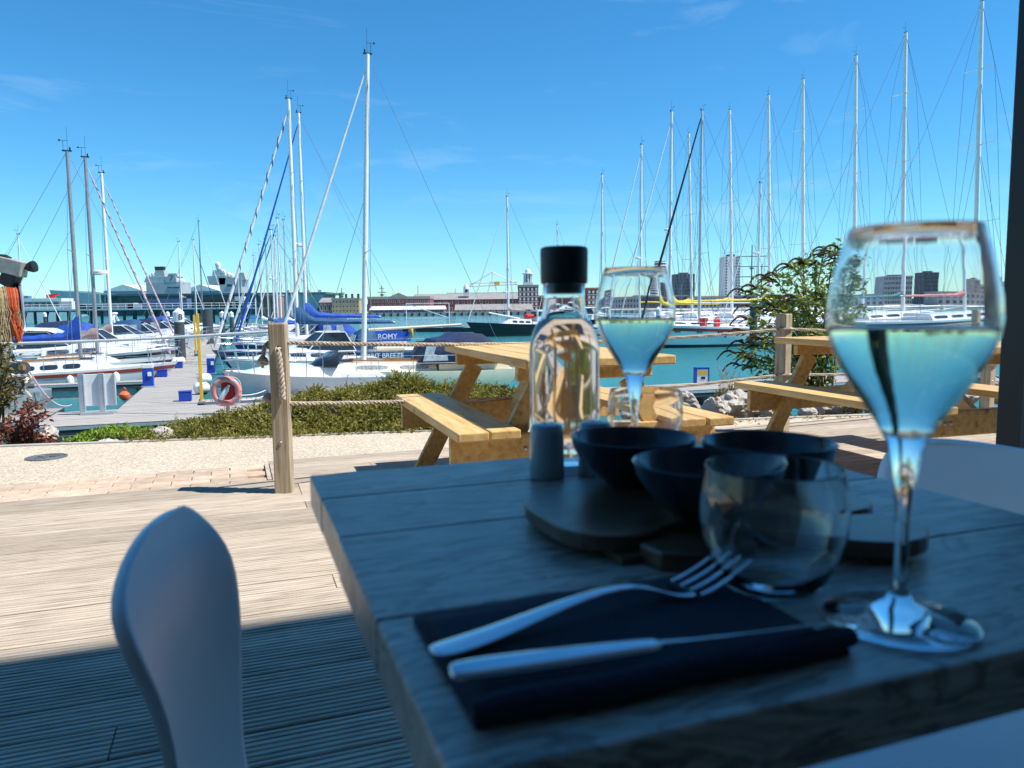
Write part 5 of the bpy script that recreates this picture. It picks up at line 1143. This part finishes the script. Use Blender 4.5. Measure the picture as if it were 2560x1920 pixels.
# shakers
for u_, n_, lb in ((.307, .737, 'left grey-blue ceramic shaker in front of the carafe'), (.361, .731, 'right grey-blue ceramic shaker half hidden by a bowl')):
    q_ = un(u_, n_); t = thing('shaker', lb, 'shaker', (q_.x, q_.y, TZ+.0003), 0, 'salt and pepper shakers')
    b = MB().lathe([(0, 0), (.0178, 0), (.0185, .001), (.0184, .02), (.0180, .048), (.0172, .0535), (.0150, .0565), (.009, .0578), (0, .058)], 36).build('body', M['shaker'], t, True)
    for a in range(3): MB().lathe([(0, .0002), (.0012, .0002), (.0012, -.001)], 8, c=(.005*math.cos(a*2.1), .005*math.sin(a*2.1), .0581)).build('hole', M['black'], b)
# serving board
BZ = TZ+.006; th = .012
poly = [(.226, .590), (.219, .570), (.218, .548), (.219, .525), (.2205, .503), (.228, .485), (.242, .473), (.258, .468), (.278, .470), (.302, .482), (.328, .478), (.352, .450), (.384, .410), (.418, .386), (.448, .388), (.468, .405), (.474, .428), (.464, .446), (.444, .452), (.446, .458), (.470, .462), (.490, .478), (.494, .505), (.482, .530), (.476, .556), (.460, .590), (.428, .624), (.390, .646), (.345, .650), (.300, .640), (.265, .618), (.243, .606)]
sbd = thing('serving_board', 'dark wavy-edged wooden serving board under the three bowls', 'serving board', un(.35, .53, BZ), AL)
pl = [(a-.35, b-.53) for a, b in poly]
sm = []
for i in range(len(pl)):                       # smooth outline
    a, b, c_, d_ = [V((*pl[(i+k-1) % len(pl)], 0)) for k in range(4)]
    for f in (0, .33, .66): sm.append(.5*((2*b)+(-a+c_)*f+(2*a-5*b+4*c_-d_)*f*f+(-a+3*b-3*c_+d_)*f**3))
MB().prism([(p_.x, p_.y) for p_ in sm], 0, th, 'z').build('board', M['boardwood'], sbd, bevel=.003)
for a, b in ((.265-.35, .47-.53), (.43-.35, .41-.53), (.30-.35, .62-.53), (.44-.35, .57-.53)): MB().bx(a-.018, a+.018, b-.012, b+.012, -.0057, -.0003).build('foot', M['boardwood'], sbd)
MB().prism([(a-.35, b-.53) for a, b in ((.262, .462), (.300, .476), (.348, .446), (.336, .428), (.288, .426), (.266, .438))], -.0055, .0075, 'z').build('handle', M['boardwood'], sbd, bevel=.002)
# bowls
for u_, n_, lb in ((.339, .608, 'back left dark glazed bowl on the serving board'), (.336, .487, 'front dark glazed bowl on the serving board, behind the near tumbler'), (.434, .540, 'right dark glazed bowl on the serving board')):
    q_ = un(u_, n_); t = thing('bowl', lb, 'bowl', (q_.x, q_.y, BZ+th+.0004), 0, 'three dark bowls')
    MB().lathe([(0, .002), (.020, .002), (.021, 0), (.025, 0), (.027, .003), (.038, .011), (.048, .022), (.0545, .033), (.0568, .042), (.0575, .0432), (.0566, .044), (.0550, .0425), (.0520, .033), (.0455, .022), (.035, .012), (.022, .006), (0, .005)], 56).build('vessel', M['ceramic'], t, True)
# napkin, fork and knife
nk = thing('napkin', 'folded dark navy cloth napkin under the cutlery', 'napkin', un(.19, .362, TZ+.0003), AL)
def sheet(name, u0, u1, n0, n1, z, th_, seed, lift=0):
    mb = MB(); nu_, nn_ = 22, 12; top = []; q = random.Random(seed)
    for j in range(nn_+1):
        for i in range(nu_+1):
            x = u0+(u1-u0)*i/nu_; y = n0+(n1-n0)*j/nn_+.0016*math.sin(i*.7+seed); e = min(i, nu_-i, 2)/2
            mb.v.append(V((x-.19, y-.362, z+th_*(.55+.45*e)+.0012*mnoise.noise(V((x*30, y*30, seed)))+lift*(1-j/nn_)**3)))
    for j in range(nn_):
        for i in range(nu_): a = j*(nu_+1)+i; mb.f.append((a, a+1, a+nu_+2, a+nu_+1))
    o = mb.build(name, M['napkin'], nk, True, fixn=False); md = o.modifiers.new('s', 'SOLIDIFY'); md.thickness = th_*.9; md.offset = -1; return o
sheet('lower_fold', .090, .292, .296, .418, .0, .0035, 1); sheet('upper_fold', .094, .288, .300, .408, .0038, .003, 2)
rr = [];
for i in range(17):
    x = .088+(.296-.088)*i/16-.19; rr.append((x, .2975-.362+.0012*math.sin(i*.9), .0072))
MB().tube(rr, [.0045]+[.0068]*15+[.005], 10).build('rolled_edge', M['napkin'], nk, True)
def cut(u, n, z): return V((u, n, z))
fk = thing('fork', 'steel dinner fork lying on the navy napkin, tines to the right', 'fork', un(.185, .372, TZ+.0075), AL+R(9.0))
# x along the fork, handle end at -.1
def strip(secs):          # secs: (x, halfwidth, z, thick)
    rings = []
    for x, hw, z, th_ in secs: rings.append([(x, -hw, z-th_*.2), (x, -hw*.5, z-th_/2), (x, hw*.5, z-th_/2), (x, hw, z-th_*.2), (x, hw, z+th_*.2), (x, hw*.45, z+th_/2), (x, -hw*.45, z+th_/2), (x, -hw, z+th_*.2)])
    return MB().loft(rings)
strip([(-.101, .004, .0025, .002), (-.099, .0075, .0022, .0028), (-.090, .0095, .0022, .0034), (-.07, .0088, .0035, .0036), (-.04, .0066, .008, .0036), (-.01, .0046, .0125, .0036), (.015, .0036, .0135, .0036), (.032, .0036, .0105, .0034), (.045, .005, .0055, .003), (.052, .0095, .0032, .0026), (.060, .0122, .0025, .0022), (.066, .0125, .0032, .002)]).build('handle', M['cutlery'], fk, True, subsurf=1)
for k in range(4):
    y = (k-1.5)*.0088
    strip([(.0645, .0020, .0031, .002), (.075, .0017, .005, .0021), (.090, .0015, .0095, .002), (.104, .0011, .0165, .0014), (.106, .0006, .0175, .001)]).build('tine', M['cutlery'], fk, True, subsurf=1).location = (0, y, 0)
kn = thing('knife', 'steel table knife lying along the folded edge of the navy napkin', 'knife', un(.187, .3125, TZ+.0105), AL-R(6))
strip([(-.102, .004, .001, .004), (-.100, .006, .001, .0055), (-.090, .0072, .001, .0065), (-.06, .0070, .001, .0068), (-.03, .0062, .0012, .0068), (-.004, .005, .0014, .006), (.004, .004, .0015, .005)]).build('handle', M['cutlery'], kn, True, subsurf=1)
b = strip([(.000, .0034, .0, .0045), (.010, .0045, .0, .003), (.03, .0066, .0, .0018), (.07, .0070, .0, .0015), (.090, .0056, .0, .0012), (.1, .003, .0, .001), (.102, .001, .0, .0008)]).build('blade', M['cutlery'], kn, True, subsurf=1)
kn.rotation_euler = (R(14), 0, AL-R(6)); kn.location.z = TZ+.0135; b.rotation_euler = (R(-38), 0, 0); b.location.z = .002
# chairs
def chair(label, loc, rz, back):
    t = thing('chair', label, 'chair', loc, rz, 'white moulded chairs')      # faces local +x
    rings = []; n = 16
    for (x, z, hw, hf, cur, dip) in back:
        rings.append([(x+cur*(s*s), s*(hw if s < 0 else hf), z-dip*(abs(s)**2.2)) for s in [-1+2*k/n for k in range(n+1)]])
    o = MB().loft(rings, closed=False, cap=False).build('shell', M['chairw'], t, True, subsurf=1); md = o.modifiers.new('s', 'SOLIDIFY'); md.thickness = .009; md.offset = 0
    for sx, sy in ((1, 1), (1, -1), (-1, 1), (-1, -1)):
        MB().tube([(.26+sx*.14, sy*.13, .432), (.26+sx*.20, sy*.20, .0)], [.014, .010], 8).build('leg', M['steel'], t, True)
    return t
LB = [(-.014, .801, .034, .028, .0, .0006), (-.014, .797, .066, .042, .003, .003), (-.012, .787, .100, .053, .006, .005), (-.008, .772, .126, .065, .010, .006), (-.002, .745, .131, .073, .014, .004), (-.001, .708, .114, .076, .016, 0), (-.001, .668, .092, .078, .016, 0), (-.002, .618, .074, .080, .014, 0), (-.002, .565, .064, .080, .012, 0), (.003, .515, .066, .080, .010, 0), (.018, .475, .080, .090, .004, 0), (.065, .440, .125, .125, 0, -.006), (.14, .422, .165, .165, 0, -.008), (.28, .42, .18, .18, 0, -.008), (.40, .425, .175, .175, 0, 0), (.43, .42, .16, .16, 0, 0), (.445, .405, .13, .13, 0, 0)]
chair('white moulded chair with leaf-shaped back at the left of the dining table', V((-.277, .622, 0)), R(2), LB)
RB = [(-.03, .785, .150, .150, .02, .010), (-.03, .782, .186, .186, .022, .014), (-.028, .762, .206, .206, .028, .012), (-.022, .71, .212, .212, .03, 0), (-.012, .65, .205, .205, .03, 0), (-.002, .58, .19, .19, .024, 0), (.008, .52, .18, .18, .016, 0), (.024, .485, .185, .185, .008, 0), (.06, .46, .20, .20, 0, -.012), (.14, .447, .21, .21, 0, -.012), (.24, .445, .21, .21, 0, -.01), (.32, .450, .20, .20, 0, 0), (.36, .446, .18, .18, 0, 0), (.375, .43, .15, .15, 0, 0)]
rc = chair('white moulded chair pushed in at the far right side of the dining table', un(.905, .655), AL+R(180), RB)
MB().box((.20, -.10, .4515), (.03, .06, .003)).build('seat_slot', M['black'], rc, bevel=.001)
# ================================================================== plants and stones
def leafmat(name, cols, rough=.5, trans=.25):
    m, t, b = nodes(name); g = t.nodes.new('ShaderNodeNewGeometry'); k = len(cols)
    nz_ = mnode(t, 'ShaderNodeTexNoise', Scale=3.2, Detail=3.0); tc_ = t.nodes.new('ShaderNodeTexCoord'); link(t, tc_.outputs['Object'], nz_.inputs['Vector'])
    mr_ = mnode(t, 'ShaderNodeMapRange'); mr_.inputs['From Min'].default_value = .3; mr_.inputs['From Max'].default_value = .7; link(t, nz_.outputs['Fac'], mr_.inputs['Value'])
    mi_ = t.nodes.new('ShaderNodeMix'); mi_.inputs[0].default_value = .45; link(t, g.outputs['Random Per Island'], mi_.inputs[2]); link(t, mr_.outputs[0], mi_.inputs[3])
    r = ramp(t, mi_.outputs[0], [(i/(k-1), c) for i, c in enumerate(cols)]); link(t, r.outputs[0], b.inputs['Base Color'])
    b.inputs['Roughness'].default_value = rough; b.inputs['Specular IOR Level'].default_value = .3
    tl = t.nodes.new('ShaderNodeBsdfTranslucent'); ms = t.nodes.new('ShaderNodeMixShader'); ms.inputs[0].default_value = trans
    link(t, r.outputs[0], tl.inputs[0]); link(t, b.outputs[0], ms.inputs[1]); link(t, tl.outputs[0], ms.inputs[2]); link(t, ms.outputs[0], t.nodes['Material Output'].inputs['Surface']); return m
M['juniper'] = leafmat('juniper_needles', [(.07, .085, .018), (.20, .20, .04), (.37, .345, .075), (.54, .48, .13)])
M['buddleia'] = leafmat('bush_leaves', [(.07, .14, .025), (.15, .25, .045), (.24, .33, .065), (.34, .39, .10), (.60, .45, .04)])
M['redleaf'] = leafmat('reddish_leaves', [(.06, .08, .02), (.14, .10, .03), (.22, .06, .04), (.30, .10, .08), (.20, .03, .04), (.26, .18, .06)])
M['brownleaf'] = leafmat('olive_brown_leaves', [(.05, .06, .015), (.12, .10, .03), (.16, .15, .04), (.24, .16, .07)])
M['lime'] = leafmat('lime_green_leaves', [(.14, .26, .02), (.25, .38, .04), (.34, .44, .08)])
M['weed'] = leafmat('weed_leaves', [(.10, .12, .03), (.25, .24, .06), (.36, .20, .08), (.30, .10, .08)])
M['litter'] = leafmat('dry_leaf_litter', [(.22, .13, .06), (.40, .27, .14), (.52, .40, .26), (.14, .08, .05)], .9, 0)
M['spike'] = mat('dead_flower_spike', (.055, .035, .025), .9, var=.4, sc=40, bmp=.8)
M['stem'] = mat('woody_stem', (.13, .09, .05), .9, var=.3, sc=20)
M['understory'] = mat('shrub_shade_twigs', (.016, .018, .007), 1.0, var=.5, sc=20)  # filler under the needles; shade between sprigs is put into its near-black
def rockmat():
    m, t, b = nodes('limestone_rock'); co = coords(t); n = mnode(t, 'ShaderNodeTexNoise', Scale=5.0, Detail=9.0, Roughness=.65); link(t, co, n.inputs['Vector'])
    v = mnode(t, 'ShaderNodeTexVoronoi', Scale=9.0); v.feature = 'DISTANCE_TO_EDGE'; link(t, co, v.inputs['Vector'])
    r = ramp(t, n.outputs['Fac'], [(.3, (.28, .25, .22)), (.5, (.52, .48, .43)), (.75, (.66, .62, .57))]); tint(t, b, r.outputs[0], .12); b.inputs['Roughness'].default_value = .9; bump(t, b, n.outputs['Fac'], .8, .05); return m
M['rock'] = rockmat()
def frame_of(d):
    d = d.normalized(); a = d.orthogonal().normalized(); return d, a, d.cross(a)
def add_leaf(mb, p, d, l, w_, q, fold=.3):
    d, a, b = frame_of(d); th = q.uniform(0, 6.28); s = a*math.cos(th)+b*math.sin(th); n_ = d.cross(s)
    if n_.z < 0: n_ = -n_
    m = p+d*l*.45; o = len(mb.v)
    mb.v += [p, m+s*w_/2+n_*w_*fold*.5, p+d*l-n_*l*.12, m-s*w_/2+n_*w_*fold*.5, m-n_*w_*fold*.2]
    mb.f += [(o, o+1, o+4), (o+1, o+2, o+4), (o+2, o+3, o+4), (o+3, o, o+4)]
# spreading juniper ---------------------------------------------------
def jun(label, prof, nspr, seed, dep=1.7):
    q = random.Random(seed); x0, x1 = prof[0][0], prof[-1][0]
    def H(x):
        for a, b in zip(prof, prof[1:]):
            if a[0] <= x <= b[0]: f = (x-a[0])/(b[0]-a[0]); f = f*f*(3-2*f); return a[1]+(b[1]-a[1])*f
        return 0
    def surf(x, s):           # s across, 0 at the path
        y = edge(x)+.02+s*dep; f = math.sin(min(1, s*1.25+.05)*math.pi*.5) if s < .76 else math.cos((s-.76)/.24*math.pi/2)
        bump_ = .05*mnoise.noise(V((x*2.1, s*3, seed)))+.075*mnoise.noise(V((x*4.5, s*6, seed)))+.03*mnoise.noise(V((x*11, s*14, seed)))
        lump = .11*(.42-mnoise.voronoi(V((x*3.1, s*dep*3.1, seed)))[0][0])
        return V((x, y, -.04+max(0, H(x)*f)+(bump_+lump)*min(1, s*5)*min(1, H(x)*8)))
    c = V(((x0+x1)/2, edge((x0+x1)/2)+.8, -.05)); t = thing('juniper_shrub', label, 'shrub', c)
    mb = MB(); nu_, ns = 60, 14
    for j in range(ns+1):
        for i in range(nu_+1): mb.v.append(surf(x0+(x1-x0)*i/nu_, j/ns)-c-V((0, 0, .05)))
    for j in range(ns):
        for i in range(nu_): a = j*(nu_+1)+i; mb.f.append((a, a+1, a+nu_+2, a+nu_+1))
    mb.build('shaded_twig_mass', M['understory'], t, True, fixn=False)
    mb = MB()
    for k in range(nspr):
        x = q.uniform(x0, x1); s = q.random()**1.15*.9
        p = surf(x, s)
        if (H(x) < .03 and q.random() < .5) or mnoise.noise(V((x*5, s*7, seed+9))) < -.42: continue
        e = .03; n_ = (surf(x+e, s)-surf(x-e, s)).cross(surf(x, s+e)-surf(x, s-e)).normalized()
        if n_.z < 0: n_ = -n_
        d = (n_*.7+V((q.uniform(-1, 1), q.uniform(-1.1, .7), q.uniform(-.5, .45)))*.95).normalized(); L_ = q.uniform(.05, .11)*(1.7 if q.random() < .08 else 1)
        p = p-c-n_*q.uniform(0, .05); bend = V((q.uniform(-.3, .3), q.uniform(-.3, .3), -.25))
        for m_ in range(13):
            f = m_/12; pp = p+d*L_*f+bend*L_*f*f*.5; dd = (d*.8+bend*f+V((q.uniform(-1, 1), q.uniform(-1, 1), q.uniform(-.8, 1)))*.62)
            l = q.uniform(.018, .032)*(1-.35*f); w_ = .0115; d1, a1, b1 = frame_of(dd); th = q.uniform(0, 6.28); sd_ = (a1*math.cos(th)+b1*math.sin(th))*w_
            o = len(mb.v); mb.v += [pp-sd_*.5, pp+sd_*.5, pp+d1*l]; mb.f.append((o, o+1, o+2))
        o = len(mb.v); sd_ = V((d.y, -d.x, .2)).normalized()*.004; e_ = p+d*L_+bend*L_*.5; mb.v += [p-sd_, p+sd_, e_]; mb.f.append((o, o+1, o+2))
    f = mb.build('foliage', M['juniper'], t, fixn=False); f['kind'] = 'stuff'
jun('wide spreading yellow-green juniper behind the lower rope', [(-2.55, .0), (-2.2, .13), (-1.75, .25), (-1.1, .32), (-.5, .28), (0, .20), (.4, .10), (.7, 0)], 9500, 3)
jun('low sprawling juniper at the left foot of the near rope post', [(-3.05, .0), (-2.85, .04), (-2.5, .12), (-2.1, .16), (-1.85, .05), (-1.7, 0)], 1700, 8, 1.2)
# leafy plants with stems ----------------------------------------------
def leafy(name, label, base, tips, lm, nleaf, ll, lw, seed, spikes=0, cat='bush', arch=.25, spread=.10, leafstart=.25):
    q = random.Random(seed); t = thing(name, label, cat, base); st = MB(); lf_ = MB()
    for k, tip in enumerate(tips):
        T = tip-base; b0 = V((q.uniform(-.12, .12), q.uniform(-.1, .1), 0)); ctrl = V((T.x*.35+b0.x, T.y*.35+b0.y, T.z*(.75+arch)))
        def P(f): return b0*(1-f)**2+ctrl*2*f*(1-f)+T*f*f
        pts = [P(i/10) for i in range(11)]; st.tube(pts, [.012*(1-i/13) for i in range(11)], 5)
        for i in range(nleaf):
            f = q.uniform(leafstart, 1.0); p = P(f); d = (P(min(1, f+.02))-P(f-.02)).normalized()
            if q.random() < .55:
                off = V((q.gauss(0, 1), q.gauss(0, 1), q.gauss(0, .8)))*spread*(1.1-.5*f); 
                if i % 6 == 0: st.tube([p, p+off*.6, p+off], [.004, .003, .002], 3, cap=False)
                p = p+off
            dd = d*.5+V((q.uniform(-1, 1), q.uniform(-1, 1), q.uniform(-.7, .6)))
            add_leaf(lf_, p, dd, ll*q.uniform(.6, 1.2), lw*q.uniform(.7, 1.2), q)
        if spikes and k < spikes:
            d = (P(1)-P(.93)).normalized(); hx = 1 if T.x > .3 else -1
            sp = [T+V((-.21*f, -.06*f, .07*math.sin(f*2.2)-.11*f*f)) for f in [i/8 for i in range(9)]]
            MB().tube(sp, [.006]+[.0135*(1-.6*i/8)*(1+.2*(i % 2)) for i in range(8)], 6).build('flower_spike', M['spike'], t)
            for j in range(q.choice([2, 3])):
                f = q.uniform(.78, .97); p = P(f); s_ = q.choice([-1, 1]); L_ = q.uniform(.13, .22)
                sp = [p+V((-L_*g, s_*.04*g, .03*math.sin(g*2.4)-.05*g*g)) for g in [i/7 for i in range(8)]]
                MB().tube(sp, [.005]+[.010*(1-.6*i/7)*(1+.25*(i % 2)) for i in range(7)], 6).build('flower_spike', M['spike'], t)
    st.build('stems', M['stem'], t); o = lf_.build('leaves', M[lm], t, fixn=False); o['kind'] = 'stuff'; return t
Yb = 8.1; base = gd(2040, 1000, Yb); base.z = -.25
tp = [(2098, 622), (2068, 626), (2045, 660), (2010, 655), (1978, 668), (1945, 690), (1918, 695), (1890, 720), (1862, 730), (1880, 770), (1872, 800), (1858, 830), (1862, 860), (1840, 885), (1850, 915), (1880, 900), (1905, 850), (2118, 640), (2130, 700), (2110, 690), (2150, 770), (2060, 740), (1990, 745), (1940, 770), (2100, 800), (2000, 830), (1950, 870), (2050, 880), (2130, 840), (2150, 870), (1920, 930), (2000, 950)]
q = random.Random(21)
leafy('flowering_bush', 'leafy green bush with drooping brown flower spikes beside the rope post', base, [gd(a, b, Yb+q.uniform(-.45, .45)) for a, b in tp], 'buddleia', 90, .095, .036, 5, spikes=24, spread=.10)
q = random.Random(22); Yr = 6.1
base = gd(40, 1118, Yr); base.z = -.15
leafy('red_shrub', 'reddish-leaved shrub at the left edge beside the path', base, [gd(a, b, Yr+q.uniform(-.2, .3)) for a, b in [(95, 1005), (128, 1038), (60, 1030), (20, 1045), (100, 1065), (-10, 1060), (75, 1080), (125, 1090), (30, 1090), (105, 1010), (0, 1075), (140, 1100), (60, 1100)]], 'redleaf', 60, .05, .024, 9, spread=.06, leafstart=.3)
base = gd(-25, 1118, Yr+.5); base.z = -.15
leafy('olive_shrub', 'taller olive and brown leaved shrub at the left edge below the fishing boat', base, [gd(a, b, Yr+.5+q.uniform(-.2, .2)) for a, b in [(15, 862), (35, 890), (45, 930), (55, 955), (20, 920), (0, 880), (30, 975), (50, 985), (-20, 900), (10, 960), (62, 945), (-10, 1000), (20, 1010)]], 'brownleaf', 55, .05, .026, 12, spread=.06, leafstart=.45)
# bright succulent clumps at the path edge
def clump(label, px0, px1, ytop, ybase, Y, n, seed, lm='lime', name='succulent_clump', ll=.05):
    q = random.Random(seed); b = gd((px0+px1)/2, ybase, Y); b.z = -.06; t = thing(name, label, 'plant', b, 0, 'low plants along the path edge'); mb = MB(); st = MB()
    zt = gd((px0+px1)/2, ytop, Y).z-b.z; W = gd(px1, ybase, Y).x-gd(px0, ybase, Y).x
    for k in range(n):
        x = q.uniform(-.5, .5)*W; y = q.uniform(-.12, .2); h = zt*q.uniform(.45, 1)*(1-.6*abs(2*x/W)**3); p = V((x, y, 0)); e = V((x+q.uniform(-.04, .04), y+q.uniform(-.04, .04), h)); st.tube([p, e], .003, 3, cap=False)
        for j in range(9): f = q.uniform(.3, 1); add_leaf(mb, p.lerp(e, f), V((q.uniform(-1, 1), q.uniform(-1, 1), q.uniform(.2, 1.4))), ll*q.uniform(.5, 1), ll*.3, q)
    st.build('stems', M['stem'], t); o = mb.build('leaves', M[lm], t, fixn=False); o['kind'] = 'stuff'
clump('bright lime green plants left of the white boulder at the path edge', 215, 370, 1072, 1110, 6.15, 230, 4); clump('small lime green tuft at the corner of the dark water', 180, 225, 1092, 1115, 5.95, 60, 6)
clump('wild flowering weed behind the picnic bench end', 1790, 1855, 955, 1010, 7.6, 60, 8, 'weed', 'wild_weed', .045); clump('brown low shrub among the rocks behind the right picnic table', 2120, 2190, 1000, 1040, 7.0, 70, 10, 'brownleaf', 'brown_shrub', .04)
q = random.Random(31); b = gd(1820, 985, 7.5); wd = thing('seed_stalks', 'pale dry seed stalks rising above the low rope', 'plant', V((b.x, b.y, -.1)))
for px, py in ((1795, 915), (1812, 912), (1820, 925), (1838, 925), (1803, 935), (1850, 935), (1828, 940)):
    T = gd(px, py, 7.5)-V((b.x, b.y, -.1)); o = MB(); o.tube([V((T.x*.5, 0, 0)), T*.6+V((.0, 0, .1)), T], .003, 4)
    for k in range(26): f = q.uniform(.72, 1.02); add_leaf(o, T*f+V((q.uniform(-.012, .012), q.uniform(-.012, .012), 0)), V((q.uniform(-1, 1), q.uniform(-1, 1), .6)), .016, .006, q)
    o.build('stalk', M['litter'], wd, fixn=False)
# rocks ------------------------------------------------------------------
import bmesh
def rock(label, px, py, Y, sx, sy, sz, seed, z=None):
    p = gd(px, py, Y); bm = bmesh.new(); bmesh.ops.create_icosphere(bm, subdivisions=4, radius=1)
    q = random.Random(seed); off = V((seed*3.1, seed*1.7, 0)); planes = [(V((q.uniform(-1, 1), q.uniform(-1, 1), q.uniform(-.4, 1))).normalized(), q.uniform(.62, .9)) for _ in range(9)]
    for v in bm.verts:
        c = v.co.copy()
        for n_, d_ in planes:
            e = c.dot(n_)-d_
            if e > 0: c -= n_*e*.9
        c *= 1+.20*mnoise.noise(c*1.6+off)+.13*(abs(mnoise.noise(c*2.6+off))-.2)*2+.08*mnoise.noise(c*5+off)+.05*mnoise.noise(c*12+off); v.co = V((c.x*sx, c.y*sy, c.z*sz))
    me = bpy.data.meshes.new('rock'); bm.to_mesh(me); bm.free(); me.materials.append(M['rock']); me.polygons.foreach_set('use_smooth', [True]*len(me.polygons)); me.set_sharp_from_angle(angle=R(18))
    o = place('rock', me, None, (p.x, p.y, p.z if z is None else z), (0, 0, q.uniform(0, 6))); return tag(o, label, 'rock', 'rocks along the bank')
rock('white boulder at the path edge left of the juniper', 412, 1095, 6.05, .15, .13, .10, 1); rock('flat pale rock below the lime green plants', 278, 1110, 6.0, .20, .12, .045, 2); rock('small pale rock right beside the red shrub', 122, 1085, 6.2, .07, .07, .07, 3)
for i, (px, py, Y, a, b, c, lb) in enumerate(((1705, 1012, 7.3, .17, .15, .15, 'pale rock touching the far stemless glass outline'), (1787, 1020, 7.0, .13, .12, .12, 'angular grey rock in front of the weed'), (1850, 1012, 7.25, .24, .2, .17, 'broad pale boulder right of the weed'), (1915, 1018, 7.2, .14, .13, .14, 'pale boulder left of the bush post'), (2010, 1005, 7.6, .12, .1, .09, 'grey rock right of the bush post'), (2075, 1008, 7.5, .22, .16, .14, 'rounded pale boulder right of the bush post'), (2018, 1030, 6.95, .10, .08, .06, 'small white rock at the path edge right of the bush post'), (2120, 1018, 7.3, .12, .12, .1, 'grey rock left of the wine glass stem'), (2400, 985, 8.0, .22, .18, .13, 'pale rock below the right bench'), (2490, 975, 8.2, .2, .18, .14, 'grey rock beside the right window frame'), (1640, 1018, 7.1, .16, .12, .1, 'low rock behind the picnic bench planks'), (1560, 1030, 6.9, .14, .12, .08, 'dark-sided rock behind the carafe'))):
    rock(lb, px, py, Y, a, b, c, 10+i)
lt_ = MB(); q = random.Random(17)
for k in range(1500):
    x = q.uniform(.7, 5.5); y = edge(x)+q.gauss(.10, .16); p = V((x, y, -.015 if y < edge(x) else -.06+.03*q.random()))
    add_leaf(lt_, p, V((q.uniform(-1, 1), q.uniform(-1, 1), .15)), q.uniform(.015, .045), q.uniform(.01, .022), q)
tag(lt_.build('leaf_litter', M['litter'], fixn=False), 'dry leaf litter and chips along the rocks', 'leaf litter', kind='stuff')
